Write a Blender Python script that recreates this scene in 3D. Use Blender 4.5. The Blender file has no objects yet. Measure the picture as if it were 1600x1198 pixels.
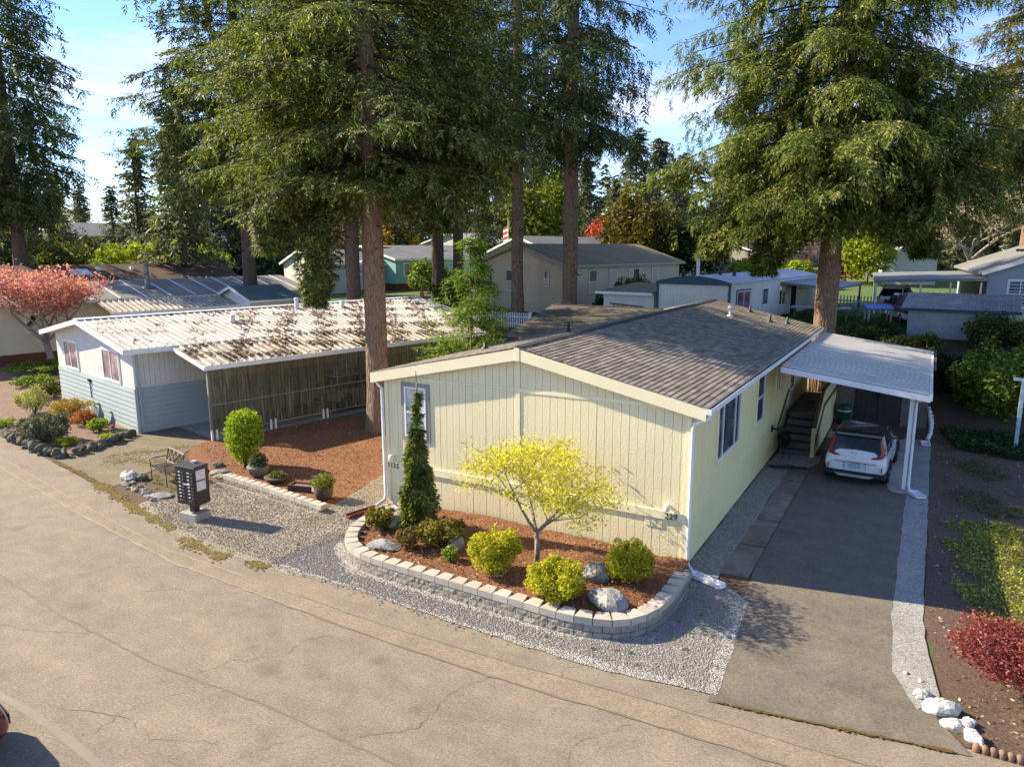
import bpy, math, random
import numpy as np
from mathutils import Vector, Matrix
random.seed(7)
SC = bpy.context.scene
COL = SC.collection
R = math.radians
# ---------------------------------------------------------------- camera, sky, sun, exposure
cd = bpy.data.cameras.new('camera'); CAMO = bpy.data.objects.new('camera', cd); COL.objects.link(CAMO)
CAMO.location = (4.27, -15.36, 7.22); CAMO.rotation_euler = (R(90-10.64), R(0.07), R(29.74))
cd.sensor_fit = 'HORIZONTAL'; cd.sensor_width = 36.0; cd.lens = 36.0*1137.1/1600.0
cd.clip_start = 0.1; cd.clip_end = 4000
SC.camera = CAMO
SUN_AZ, SUN_EL = 10.5, 33.0          # shadows fall towards +X, turned 10.5 degrees to +Y
CLOUD = (2.7, 1.4, 8.2)
W = bpy.data.worlds.new('World'); SC.world = W; W.use_nodes = True
nt = W.node_tree; nt.nodes.clear()
out = nt.nodes.new('ShaderNodeOutputWorld'); bg = nt.nodes.new('ShaderNodeBackground'); sky = nt.nodes.new('ShaderNodeTexSky')
sky.sky_type = 'NISHITA'; sky.sun_disc = False; sky.sun_elevation = R(SUN_EL); sky.sun_rotation = R(270-SUN_AZ)
sky.air_density = 1.0; sky.dust_density = 0.0; sky.ozone_density = 4.0
tc = nt.nodes.new('ShaderNodeTexCoord'); mp = nt.nodes.new('ShaderNodeMapping'); mp.inputs['Scale'].default_value = (1.5, 1.5, 6.0)
mp.inputs['Location'].default_value = CLOUD
nz = nt.nodes.new('ShaderNodeTexNoise'); nz.inputs['Scale'].default_value = 2.1; nz.inputs['Detail'].default_value = 7; nz.inputs['Roughness'].default_value = .55
rp = nt.nodes.new('ShaderNodeValToRGB'); rp.color_ramp.elements[0].position = .52; rp.color_ramp.elements[1].position = .74
rp.color_ramp.elements[1].color = (.8, .8, .8, 1)
mx = nt.nodes.new('ShaderNodeMix'); mx.data_type = 'RGBA'
nt.links.new(tc.outputs['Generated'], mp.inputs['Vector']); nt.links.new(mp.outputs[0], nz.inputs['Vector']); nt.links.new(nz.outputs['Fac'], rp.inputs['Fac'])
nt.links.new(rp.outputs['Color'], mx.inputs['Factor']); hs = nt.nodes.new('ShaderNodeMix'); hs.data_type = 'RGBA'; hs.blend_type = 'MULTIPLY'; hs.inputs['Factor'].default_value = 1; hs.inputs['B'].default_value = (.80, .86, 1.03, 1); nt.links.new(sky.outputs[0], hs.inputs['A']); nt.links.new(hs.outputs['Result'], mx.inputs['A']); mx.inputs['B'].default_value = (4.9, 4.6, 5.2, 1)
nt.links.new(mx.outputs['Result'], bg.inputs['Color']); nt.links.new(bg.outputs[0], out.inputs['Surface'])
bg.inputs['Strength'].default_value = 0.105
sl = bpy.data.lights.new('sun', 'SUN'); sl.energy = 4.6; sl.angle = R(.53); sl.color = (1, .855, .635)
so = bpy.data.objects.new('sun', sl); COL.objects.link(so)
so.rotation_euler = Vector((math.cos(R(SUN_AZ))*math.cos(R(SUN_EL)), math.sin(R(SUN_AZ))*math.cos(R(SUN_EL)), -math.sin(R(SUN_EL)))).to_track_quat('-Z', 'Y').to_euler()
SC.view_settings.view_transform = 'Standard'; SC.view_settings.look = 'None'; SC.view_settings.gamma = 1
SC.view_settings.use_curve_mapping = False
SC.view_settings.exposure = 1.42
SC.render.engine = 'CYCLES'
SC.cycles.max_bounces = 6; SC.cycles.diffuse_bounces = 4; SC.cycles.glossy_bounces = 3; SC.cycles.transparent_max_bounces = 8; SC.cycles.transmission_bounces = 4
SC.cycles.use_denoising = True

# ---------------------------------------------------------------- helpers
def ss(t):
    t = min(1, max(0, t)); return t*t*(3-2*t)
def terrain(x, y): return 2.8*ss((y-16)/13) + .02*min(120, max(0, y-29))

def tag(o, label=None, cat=None, group=None, kind=None):
    if label: o['label'] = label
    if cat: o['category'] = cat
    if group: o['group'] = group
    if kind: o['kind'] = kind
    return o
def link(name, data, parent=None, loc=None, rz=0, **k):
    o = bpy.data.objects.new(name, data); COL.objects.link(o)
    if parent: o.parent = parent
    if loc is not None: o.location = loc
    if rz: o.rotation_euler = (0, 0, rz)
    return tag(o, **k)
def thing(name, label, cat, loc=(0, 0, 0), rz=0, group=None):
    return link(name, None, None, loc, rz, label=label, cat=cat, group=group)

class MB:
    def __init__(s): s.v = []; s.f = []; s.mi = []
    def add(s, vs, fs, m=0):
        b = len(s.v); s.v += [tuple(p) for p in vs]; s.f += [tuple(i+b for i in f) for f in fs]; s.mi += [m]*len(fs); return s
    def box(s, x0, x1, y0, y1, z0, z1, m=0):
        if x0 > x1: x0, x1 = x1, x0
        if y0 > y1: y0, y1 = y1, y0
        if z0 > z1: z0, z1 = z1, z0
        return s.add([(x0,y0,z0),(x1,y0,z0),(x1,y1,z0),(x0,y1,z0),(x0,y0,z1),(x1,y0,z1),(x1,y1,z1),(x0,y1,z1)],
                     [(0,3,2,1),(4,5,6,7),(0,1,5,4),(1,2,6,5),(2,3,7,6),(3,0,4,7)], m)
    def hexa(s, p, m=0):   # 8 points: bottom ring then top ring
        return s.add(p, [(0,3,2,1),(4,5,6,7),(0,1,5,4),(1,2,6,5),(2,3,7,6),(3,0,4,7)], m)
    def bar(s, p, q, w, h=None, m=0, up=(0, 0, 1)):
        h = h or w; p = Vector(p); q = Vector(q); d = (q-p).normalized(); up = Vector(up)
        if abs(d.dot(up)) > .98: up = Vector((0, 1, 0))
        a = d.cross(up).normalized()*w/2; b = a.cross(d).normalized()*h/2
        return s.hexa([p-a-b, p+a-b, q+a-b, q-a-b, p-a+b, p+a+b, q+a+b, q-a+b], m)
    def tube(s, pts, rad, n=8, m=0, caps=True):
        pts = [Vector(p) for p in pts]
        if not hasattr(rad, '__len__'): rad = [rad]*len(pts)
        b = len(s.v); ref = Vector((.13, .97, .2)).normalized()
        for i, p in enumerate(pts):
            d = (pts[min(i+1, len(pts)-1)]-pts[max(i-1, 0)]).normalized()
            r = ref if abs(d.dot(ref)) < .9 else Vector((1, 0, 0))
            a = d.cross(r).normalized(); c = d.cross(a)
            for k in range(n):
                t = 2*math.pi*k/n; s.v.append(tuple(p+(a*math.cos(t)+c*math.sin(t))*rad[i]))
        for i in range(len(pts)-1):
            for k in range(n):
                s.f.append((b+i*n+k, b+i*n+(k+1)%n, b+(i+1)*n+(k+1)%n, b+(i+1)*n+k)); s.mi.append(m)
        if caps:
            s.f.append(tuple(b+k for k in range(n-1, -1, -1))); s.mi.append(m)
            e = b+(len(pts)-1)*n; s.f.append(tuple(e+k for k in range(n))); s.mi.append(m)
        return s
    def prism(s, poly, z0, z1, m=0):
        n = len(poly); b = len(s.v)
        s.v += [(x, y, z0) for x, y in poly]+[(x, y, z1) for x, y in poly]
        s.f += [tuple(b+i for i in range(n-1, -1, -1)), tuple(b+n+i for i in range(n))]
        s.f += [(b+i, b+(i+1) % n, b+n+(i+1) % n, b+n+i) for i in range(n)]; s.mi += [m]*(n+2); return s
    def lathe(s, prof, n=16, c=(0, 0), m=0):
        b = len(s.v)
        for r, z in prof:
            for k in range(n):
                t = 2*math.pi*k/n; s.v.append((c[0]+r*math.cos(t), c[1]+r*math.sin(t), z))
        for i in range(len(prof)-1):
            for k in range(n):
                s.f.append((b+i*n+k, b+i*n+(k+1)%n, b+(i+1)*n+(k+1)%n, b+(i+1)*n+k)); s.mi.append(m)
        s.f.append(tuple(b+k for k in range(n-1, -1, -1))); s.f.append(tuple(b+(len(prof)-1)*n+k for k in range(n))); s.mi += [m, m]
        return s
    def mesh(s, name, mats, smooth=False):
        me = bpy.data.meshes.new(name); me.from_pydata(s.v, [], s.f)
        mats = mats if isinstance(mats, (list, tuple)) else [mats]
        for x in mats: me.materials.append(x)
        if len(mats) > 1: me.polygons.foreach_set('material_index', s.mi)
        if smooth: me.polygons.foreach_set('use_smooth', [True]*len(s.f))
        me.update(); return me
    def build(s, name, mats, parent=None, smooth=False, loc=None, rz=0, **k):
        return link(name, s.mesh(name, mats, smooth), parent, loc, rz, **k)
def box(name, x0, x1, y0, y1, z0, z1, mat, parent=None, **k): return MB().box(x0, x1, y0, y1, z0, z1).build(name, mat, parent, **k)

def soup(name, V, n, mat):
    V = np.asarray(V, np.float32).reshape(-1, 3); N = len(V); me = bpy.data.meshes.new(name)
    me.vertices.add(N); me.vertices.foreach_set('co', V.ravel()); me.loops.add(N); me.loops.foreach_set('vertex_index', np.arange(N, dtype=np.int32))
    me.polygons.add(N//n); me.polygons.foreach_set('loop_start', np.arange(0, N, n, dtype=np.int32))
    me.update(calc_edges=True); me.materials.append(mat); return me
def copy_tree(o, parent=None):
    c = o.copy(); COL.objects.link(c)
    if parent: c.parent = parent
    for ch in o.children: copy_tree(ch, c)
    return c

# ---------------------------------------------------------------- materials
def nodes(name):
    m = bpy.data.materials.new(name); m.use_nodes = True; t = m.node_tree; b = t.nodes['Principled BSDF']; return m, t, b
def N(t, typ, **k):
    n = t.nodes.new(typ)
    for a, v in k.items():
        if a.startswith('i_'): n.inputs[a[2:].replace('_', ' ')].default_value = v
        else: setattr(n, a, v)
    return n
def pos(t, scale=(1, 1, 1), obj=False):
    g = N(t, 'ShaderNodeTexCoord') if obj else N(t, 'ShaderNodeNewGeometry'); mpp = N(t, 'ShaderNodeMapping'); mpp.inputs['Scale'].default_value = scale
    t.links.new(g.outputs['Object' if obj else 'Position'], mpp.inputs['Vector']); return mpp.outputs[0]
def noise(t, vec, scale, detail=4, rough=.6):
    n = N(t, 'ShaderNodeTexNoise', i_Scale=scale, i_Detail=detail, i_Roughness=rough); t.links.new(vec, n.inputs['Vector']); return n.outputs['Fac']
def ramp(t, fac, stops):
    r = N(t, 'ShaderNodeValToRGB'); e = r.color_ramp.elements
    while len(e) < len(stops): e.new(.5)
    for i, (p, c) in enumerate(stops):
        e[i].position = p; e[i].color = (c if hasattr(c, '__len__') else (c, c, c))+((1,) if not hasattr(c, '__len__') or len(c) == 3 else ())
    t.links.new(fac, r.inputs['Fac']); return r.outputs['Color']
def mixc(t, fac, a, b, mode='MIX'):
    x = N(t, 'ShaderNodeMix', data_type='RGBA', blend_type=mode)
    for s, v in (('Factor', fac), ('A', a), ('B', b)):
        if isinstance(v, bpy.types.NodeSocket): t.links.new(v, x.inputs[s])
        elif hasattr(v, '__len__'): x.inputs[s].default_value = tuple(v)+(1,) if len(v) == 3 else v
        else: x.inputs[s].default_value = v
    return x.outputs['Result']
def bumpy(t, b, h, strength, dist=.02):
    bp = N(t, 'ShaderNodeBump', i_Strength=strength, i_Distance=dist); t.links.new(h, bp.inputs['Height']); t.links.new(bp.outputs[0], b.inputs['Normal'])
def MAT(name, col, rough=.7, col2=None, vs=2.0, var=.5, fine=60, bump=.2, bd=.01, metal=0, spec=.35, rnd=0, scale=(1, 1, 1), streak=0, coat=0):
    m, t, b = nodes(name); v = pos(t, scale)
    c2 = col2 or tuple(x*.78 for x in col)
    f = ramp(t, noise(t, v, vs, 5), [(.35, 0.0), (.7, 1.0)])
    c = mixc(t, f, col, c2); c = mixc(t, .5*var, c, ramp(t, noise(t, v, fine, 3), [(.3, .45), (.7, 1.0)]), 'MULTIPLY')
    if rnd:
        oi = N(t, 'ShaderNodeObjectInfo'); g = N(t, 'ShaderNodeNewGeometry')
        ad = N(t, 'ShaderNodeMath', operation='ADD'); t.links.new(oi.outputs['Random'], ad.inputs[0]); t.links.new(g.outputs['Random Per Island'], ad.inputs[1])
        fr = N(t, 'ShaderNodeMath', operation='FRACT'); t.links.new(ad.outputs[0], fr.inputs[0])
        c = mixc(t, rnd, c, ramp(t, fr.outputs[0], [(0, .4), (1, 1.15)]), 'MULTIPLY')
    if streak:
        c = mixc(t, streak, c, ramp(t, noise(t, pos(t, (9, 9, .5)), 3, 4), [(.3, .35), (.65, 1.0)]), 'MULTIPLY')
    t.links.new(c, b.inputs['Base Color']); b.inputs['Roughness'].default_value = rough; b.inputs['Metallic'].default_value = metal
    b.inputs['Specular IOR Level'].default_value = spec; b.inputs['Coat Weight'].default_value = coat
    if bump: bumpy(t, b, noise(t, v, fine, 4), bump, bd)
    return m
def LEAF(name, c1, c2, c3=None, trans=.35, scale=.6, rough=.6, tint=(1.1, 1.15, .5)):
    """foliage: colour wanders between clumps and from leaf to leaf; some light passes through"""
    m, t, b = nodes(name); v = pos(t)
    f = noise(t, v, scale, 3); c = ramp(t, f, [(.35, c1), (.65, c2)])
    g = N(t, 'ShaderNodeNewGeometry'); rr = g.outputs['Random Per Island']
    if c3: c = mixc(t, ramp(t, rr, [(.72, 0.0), (.8, 1.0)]), c, c3)
    c = mixc(t, .8, c, ramp(t, rr, [(0, .45), (1, 1.25)]), 'MULTIPLY')
    t.links.new(c, b.inputs['Base Color']); b.inputs['Roughness'].default_value = rough; b.inputs['Specular IOR Level'].default_value = .2
    tr = N(t, 'ShaderNodeBsdfTranslucent'); t.links.new(mixc(t, 1.0, c, tint, 'MULTIPLY'), tr.inputs['Color'])
    ms = N(t, 'ShaderNodeMixShader', i_Fac=trans); o = t.nodes['Material Output']
    t.links.new(b.outputs[0], ms.inputs[1]); t.links.new(tr.outputs[0], ms.inputs[2]); t.links.new(ms.outputs[0], o.inputs['Surface']); return m
def GLASS(name, col=(.03, .04, .045), rough=.04):
    m, t, b = nodes(name); b.inputs['Base Color'].default_value = col+(1,); b.inputs['Roughness'].default_value = rough; b.inputs['Specular IOR Level'].default_value = .8
    c = mixc(t, ramp(t, noise(t, pos(t), 1.3, 3), [(.4, 0.0), (.65, 1.0)]), col, tuple(min(1, x*3+.02) for x in col)); t.links.new(c, b.inputs['Base Color']); return m

def asphalt(name, c1, c2, crack=.6, cs=.55):
    m, t, b = nodes(name); v = pos(t)
    big = noise(t, pos(t, (.35, 1.5, 1)), .55, 6, .7); mid = noise(t, v, 1.7, 5); fine = noise(t, v, 26, 5, .85)
    c = mixc(t, ramp(t, big, [(.3, 0.0), (.7, 1.0)]), c1, c2)
    c = mixc(t, .7, c, ramp(t, mid, [(.3, .72), (.7, 1.1)]), 'MULTIPLY'); c = mixc(t, .5, c, ramp(t, noise(t, pos(t, (1, 1, 1)), .9, 2, .4), [(.66, 1.0), (.76, .55)]), 'MULTIPLY'); c = mixc(t, .75, c, ramp(t, fine, [(.3, .25), (.5, .95), (.72, 1.7)]), 'MULTIPLY')
    # thin wandering cracks, only where the mask lets them
    dn = N(t, 'ShaderNodeTexNoise', i_Scale=1.3, i_Detail=6); t.links.new(v, dn.inputs['Vector'])
    off = N(t, 'ShaderNodeVectorMath', operation='SCALE'); t.links.new(dn.outputs['Color'], off.inputs[0]); off.inputs['Scale'].default_value = .9
    av = N(t, 'ShaderNodeVectorMath', operation='ADD'); t.links.new(v, av.inputs[0]); t.links.new(off.outputs[0], av.inputs[1])
    vo = N(t, 'ShaderNodeTexVoronoi', feature='DISTANCE_TO_EDGE', i_Scale=cs); t.links.new(av.outputs[0], vo.inputs['Vector'])
    line = ramp(t, vo.outputs['Distance'], [(0, 1.0), (.012, 0.0)]); mask = ramp(t, noise(t, v, .35, 3), [(.5, 0.0), (.62, 1.0)])
    cm = mixc(t, 1.0, line, mask, 'MULTIPLY'); c = mixc(t, mixc(t, crack, (0, 0, 0), cm), c, (.05, .045, .035))
    t.links.new(c, b.inputs['Base Color']); b.inputs['Roughness'].default_value = .85; b.inputs['Specular IOR Level'].default_value = .25
    bumpy(t, b, fine, .5, .012); return m
def pebbly(name, cols, scale=45, bump=1.0, tint=None):
    m, t, b = nodes(name); v = pos(t)
    vo = N(t, 'ShaderNodeTexVoronoi', i_Scale=scale, i_Randomness=1.0); t.links.new(v, vo.inputs['Vector'])
    sp = N(t, 'ShaderNodeSeparateColor'); t.links.new(vo.outputs['Color'], sp.inputs[0])
    c = ramp(t, sp.outputs[0], [(i/(len(cols)-1), q) for i, q in enumerate(cols)])
    c = mixc(t, .55, c, ramp(t, noise(t, v, 1.1, 5), [(.3, .7), (.7, 1.15)]), 'MULTIPLY')
    if tint: c = mixc(t, ramp(t, noise(t, v, .6, 4), [(.45, 0.0), (.65, .7)]), c, tint)
    t.links.new(c, b.inputs['Base Color']); b.inputs['Roughness'].default_value = .85
    bumpy(t, b, vo.outputs['Distance'], bump, .03); return m
# ---------------------------------------------------------------- the setting: ground, road, drives, gravel, mulch
def ground_material():
    m, t, b = nodes('earth_and_grass'); v = pos(t)
    fine = noise(t, v, 38, 5, .75)
    dirt = ramp(t, fine, [(.25, (.035, .022, .013)), (.5, (.11, .065, .038)), (.62, (.19, .12, .075)), (.75, (.33, .24, .17))])
    grass = ramp(t, noise(t, v, 22, 5, .7), [(.3, (.03, .055, .012)), (.55, (.09, .15, .025)), (.75, (.22, .25, .05))])
    sep = N(t, 'ShaderNodeSeparateXYZ'); g = N(t, 'ShaderNodeNewGeometry'); t.links.new(g.outputs['Position'], sep.inputs[0])
    mr = N(t, 'ShaderNodeMapRange'); t.links.new(sep.outputs['Y'], mr.inputs['Value']); mr.inputs['From Min'].default_value = 20; mr.inputs['From Max'].default_value = 34
    mr.inputs['To Min'].default_value = -.06; mr.inputs['To Max'].default_value = .16
    ad = N(t, 'ShaderNodeMath', operation='ADD'); t.links.new(noise(t, v, .55, 5), ad.inputs[0]); t.links.new(mr.outputs[0], ad.inputs[1])
    t.links.new(mixc(t, ramp(t, ad.outputs[0], [(.5, 0.0), (.6, 1.0)]), dirt, grass), b.inputs['Base Color']); b.inputs['Roughness'].default_value = .95
    bumpy(t, b, fine, .8, .04); return m
xs = sorted(set([-900, -500, -300, -220]+list(range(-180, 121, 3))+[160, 220, 300, 500, 900])); ys = sorted(set([-300, -120, -60, -40]+list(range(-30, 161, 3))+[200, 260, 340, 500, 900, 1500]))
g = MB(); g.v = [(x, y, terrain(x, y)) for y in ys for x in xs]; nx = len(xs)
g.f = [(j*nx+i, j*nx+i+1, (j+1)*nx+i+1, (j+1)*nx+i) for j in range(len(ys)-1) for i in range(nx-1)]; g.mi = [0]*len(g.f)
g.build('ground', ground_material(), smooth=True, kind='structure')

def sheet(name, poly, z, mat, jag=0, step=.5, **k):
    if jag:   # loosen the outline so it does not look cut with a knife
        q = []; rng = random.Random(len(poly)*13+int(z*1000))
        for i, (a, b) in enumerate(zip(poly, poly[1:]+poly[:1])):
            L = math.hypot(b[0]-a[0], b[1]-a[1]); n = max(1, int(L/step))
            for j in range(n):
                s = j/n; dx, dy = rng.uniform(-jag, jag), rng.uniform(-jag, jag)
                if L > 30: dx = dy = 0
                q.append((a[0]+(b[0]-a[0])*s+dx, a[1]+(b[1]-a[1])*s+dy))
        poly = q
    k.setdefault('kind', 'structure')
    me = bpy.data.meshes.new(name); me.from_pydata([(x, y, z) for x, y in poly], [], [tuple(range(len(poly)))]); me.materials.append(mat); me.update()
    if me.polygons[0].normal.z < 0: me.flip_normals()
    return link(name, me, **k)
ROAD = asphalt('road_asphalt', (.275, .225, .166), (.21, .173, .13), .08, .25)
PATCH = asphalt('patched_asphalt', (.28, .226, .16), (.23, .187, .135), .1, .4)
DRIVE = asphalt('drive_asphalt', (.19, .162, .122), (.138, .122, .097), .1, .5)
DRIVE2 = asphalt('mossy_drive_asphalt', (.21, .175, .11), (.16, .135, .095), .5, .6)
SEAL = MAT('crack_sealer', (.30, .26, .20), .8, (.235, .2, .15), 2)
SEALD = MAT('dark_seam', (.15, .125, .092), .9, (.21, .175, .13), 1.2)
SEALG = MAT('grey_sealer', (.205, .178, .145), .75, (.25, .21, .165), 2)
MOSS = MAT('moss', (.20, .17, .02), .95, (.16, .10, .03), 3, .9, 40, .9, .03)
RUST = MAT('moss_in_joint', (.17, .09, .02), .95, (.13, .11, .02), 6, .9, 60, .9, .03)
road_edge = [(-75, 5.5), (-45, 1.2), (-34, -.4), (-26.6, -1.43), (-21.5, -2.3), (-16.6, -3.25), (-12.7, -4.1), (-11.1, -4.4), (-8.3, -4.38), (-6, -4.3), (-3.4, -4.43), (-1.9, -4.5), (0, -4.5), (2, -4.38), (5.3, -3.85), (12, -3.2), (40, 0), (120, 8)]
sheet('road', road_edge+[(120, -40), (-75, -40)], .006, ROAD)
def ribbon(name, pts, w, z, mat, wob=.0, seg=.4, kind='structure'):
    P = []; rng = random.Random(len(pts)*7+int(w*100))
    for a, b in zip(pts, pts[1:]):
        n = max(1, int(math.hypot(b[0]-a[0], b[1]-a[1])/seg))
        P += [(a[0]+(b[0]-a[0])*i/n, a[1]+(b[1]-a[1])*i/n) for i in range(n)]
    P.append(pts[-1]); m = MB()
    for i, p in enumerate(P):
        a, b = P[max(0, i-1)], P[min(len(P)-1, i+1)]; dx, dy = b[0]-a[0], b[1]-a[1]; L = math.hypot(dx, dy) or 1
        w0, w1 = w/2*(1+rng.uniform(-wob, wob)), w/2*(1+rng.uniform(-wob, wob)); o = rng.uniform(-wob, wob)*w*.4
        m.v += [(p[0]-dy/L*(w0+o), p[1]+dx/L*(w0+o), z), (p[0]+dy/L*(w1-o), p[1]-dx/L*(w1-o), z)]
    m.f = [(2*i+1, 2*i+3, 2*i+2, 2*i) for i in range(len(P)-1)]; m.mi = [0]*len(m.f)
    return m.build(name, mat, kind=kind)
LA = [(-40, -.2), (-30, -2.1), (-22.2, -3.54), (-15.6, -4.75), (-10.4, -5.5), (-7.6, -5.6), (-4, -5.75), (-1.2, -5.72), (1, -5.6), (5, -5.45), (16, -4.6)]
LB = [(-40, .2), (-30, -1.7), (-22.2, -3.15), (-16.7, -4.2), (-11.2, -5.1), (-8, -5.17), (-4.4, -5.3), (-1.5, -5.22), (.8, -5.05), (5, -4.95), (16, -4.1)]
m = MB(); m.v = [(x, y, .011) for x, y in LA]+[(x, y, .011) for x, y in LB]; n = len(LA); m.f = [(i, i+1, n+i+1, n+i) for i in range(n-1)]; m.mi = [0]*(n-1)
m.build('road_patch_strip', PATCH, kind='structure')
ribbon('road_seam', LA[:6]+[(-6.2, -5.66)], .06, .016, SEAL, .7, .25); ribbon('road_seam', LB[:6]+[(-6.6, -5.23)], .04, .016, SEAL, .7, .25)
ribbon('road_seam', [(-7.0, -5.66)]+LA[6:], .04, .0165, SEALD, .9, .25); ribbon('road_seam', [(-7.2, -5.22)]+LB[6:], .025, .0165, SEALD, .9, .25)
ribbon('road_seam', [(-40, -2.5), (-25, -6), (-13.1, -7.85), (-10, -8.2), (-6.8, -8.33), (-4.6, -8.2), (-2.9, -8.22), (2, -8.3)], .035, .012, SEALD, .95, .2)
ribbon('road_seam', [(-16, -9.4), (-8.35, -10.16), (-6.8, -10.2), (-5.3, -10.35), (-2, -10.7)], .13, .012, SEALG, .35)
for pts in ([(-4.9, -6), (-5.3, -6.5), (-5.2, -7), (-5.9, -7.6), (-6.1, -8.2)], [(-1.7, -5.8), (-2, -6.6), (-1.9, -7.4), (-2.6, -8.1)], [(-7.8, -5.7), (-8.5, -6.2), (-9.2, -6.3), (-9.8, -6.8)], [(-.4, -4.6), (-.7, -4.9), (-.6, -5.2)], [(.9, -5.7), (.3, -6.6), (.5, -7.3), (-.2, -8.1)],
            [(-5.6, -8.3), (-6.2, -9.2), (-6.1, -10.1)], [(-9, -8.3), (-10.4, -8.9), (-12, -9.2)], [(-3.3, -8.4), (-3.9, -9.6), (-3.7, -10.5)], [(-13, -6), (-13.8, -6.9), (-15.5, -7.3)], [(-4.3, -9.2), (-5.2, -9.6), (-6, -9.5), (-7.3, -9.9)]):
    q = []
    for a, b in zip(pts, pts[1:]):
        for i in range(9): q.append((a[0]+(b[0]-a[0])*i/9+random.uniform(-.05, .05), a[1]+(b[1]-a[1])*i/9+random.uniform(-.05, .05)))
    ribbon('road_crack', q, .007, .0145, SEALD, .9, .1)
# neighbour's drive, our drive
sheet('neighbour_driveway', [(-22.25, 1.35), (-21.4, -2.15), (-16.9, -3.0), (-17.6, -.6), (-18.6, 1.1), (-19.8, 4.1), (-17.2, 6.1), (-15.6, 11), (-12.5, 22), (-18, 23), (-22.2, 2)], .012, DRIVE2)
sheet('driveway', [(1.38, 17.0), (1.36, 1.0), (1.5, -1.5), (1.75, -4.6), (5.4, -4.02), (4.35, -2.2), (4.22, 0), (4.2, 17.0)], .018, DRIVE)
SLAB = MAT('old_concrete', (.27, .24, .19), .9, (.15, .11, .07), 1.3, .6, 30, .4, .02)
CONC = MAT('concrete', (.42, .40, .36), .85, (.3, .28, .24), 1.5, .4, 40, .25, .01)
sheet('carport_slab', [(3.62, 8.9), (4.2, 8.9), (4.2, 16.9), (1.3, 16.9), (1.3, 14.2), (3.62, 14.2)], .024, CONC)
sheet('stair_pad', [(.1, 9.9), (1.25, 9.5), (1.55, 10.3), (1.5, 11.2), (.1, 11.2)], .024, CONC, .05)
for i, (a, b) in enumerate([(.25, 2.1), (2.16, 4.0), (4.08, 5.9), (5.97, 7.8), (7.86, 9.3)]):
    MB().prism([(.74+random.uniform(-.04, .04), a), (1.34, a+random.uniform(0, .05)), (1.34+random.uniform(-.04, .04), b), (.76, b-random.uniform(0, .05))], 0, .03).build('concrete_slab', SLAB, kind='structure')
GREYG = pebbly('blue_grey_gravel', [(.14, .13, .11), (.24, .225, .195), (.33, .31, .27), (.42, .395, .35), (.54, .51, .46)], 34)
TANG = pebbly('tan_gravel', [(.13, .105, .08), (.24, .2, .155), (.33, .28, .215), (.42, .36, .29), (.5, .44, .36)], 36, 1.0, (.2, .17, .08))
MULCH = None
def mulch_material(name, a, b_, c_):
    m, t, b = nodes(name); v = pos(t, (1, 1, 1)); f = noise(t, v, 26, 6, .8); f2 = noise(t, pos(t, (1, 2.4, 1)), 40, 3)
    c = ramp(t, f, [(.28, a), (.5, b_), (.72, c_)]); c = mixc(t, .6, c, ramp(t, f2, [(.3, .5), (.7, 1.25)]), 'MULTIPLY'); c = mixc(t, .5, c, ramp(t, noise(t, v, .8, 4), [(.35, .65), (.65, 1.1)]), 'MULTIPLY')
    t.links.new(c, b.inputs['Base Color']); b.inputs['Roughness'].default_value = .95; bumpy(t, b, f, 1.0, .06); return m
MULCH = mulch_material('bark_mulch', (.08, .03, .012), (.27, .115, .048), (.48, .24, .115))
BARK = mulch_material('old_bark_mulch', (.05, .03, .02), (.16, .10, .065), (.36, .26, .19))
SOIL = mulch_material('garden_soil', (.10, .06, .04), (.27, .18, .12), (.45, .34, .25))
sheet('gravel_yard', [(-14.9, -3.5), (-14.5, -.95), (-9.8, -1.4), (-10.6, 2.4), (-8.7, 5.2), (-8.55, .0), (-7.0, -3.0), (-6.0, -4.5), (-8.3, -4.6), (-11.1, -4.62), (-12.7, -4.3), (-14.9, -3.75)], .012, TANG, .06)
sheet('gravel_strip', [(-8.2, -4.4), (-8.1, -3.2), (-7.85, -2.0), (-7.3, -1.5), (-6.5, -3.3), (.2, -3.2), (.1, -.3), (1.0, -.35), (1.6, -.9), (1.85, -4.35), (0, -4.62), (-1.9, -4.62), (-3.4, -4.55), (-6, -4.42), (-7.4, -4.45)], .0215, GREYG, .03, .3)
sheet('gravel_side_strip', [(0, -.3), (.76, -.3), (.74, 9.6), (0, 9.9)], .026, GREYG, .03)
sheet('gravel_border', [(4.2, 16), (4.18, 0), (4.3, -2.2), (4.7, -3.2), (5.0, -2.6), (4.8, -1.0), (4.72, 0.4), (4.8, 16)], .024, pebbly('pale_gravel', [(.16, .16, .14), (.3, .3, .27), (.42, .41, .37), (.55, .54, .48)], 60, .8), .02, .3)
sheet('mulch_yard', [(-18.6, 1.0), (-17.0, -.2), (-14.6, -.75), (-9.8, -1.25), (-10.6, 2.5), (-8.6, 5.3), (-8.6, 17.5), (-13.0, 22), (-15.7, 11), (-17.2, 6.1), (-19.9, 4.15)], .016, MULCH, .04)
sheet('bench_bed', [(-17.4, -.6), (-17.0, -2.4), (-14.6, -3.0), (-14.5, -.7), (-17.0, -.1)], .016, mulch_material('bed_soil', (.06, .04, .022), (.17, .12, .07), (.3, .23, .15)), .1)
sheet('garden_soil', [(-22.3, 1.3), (-21.6, -2.0), (-26, -1.3), (-34, 0), (-45, 3), (-45, 9), (-31, 4.5)], .014, SOIL, .1)
sheet('side_yard', [(4.78, 17), (4.75, 0), (4.9, -1.3), (5.3, -3.8), (14, -3.0), (20, 6), (16, 18)], .012, BARK, .05)
sheet('garden_path', [(-22.6, -1.95), (-40, 1.6), (-42, 3.2), (-29, 2.2)], .0165, DRIVE2) if False else None
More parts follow.
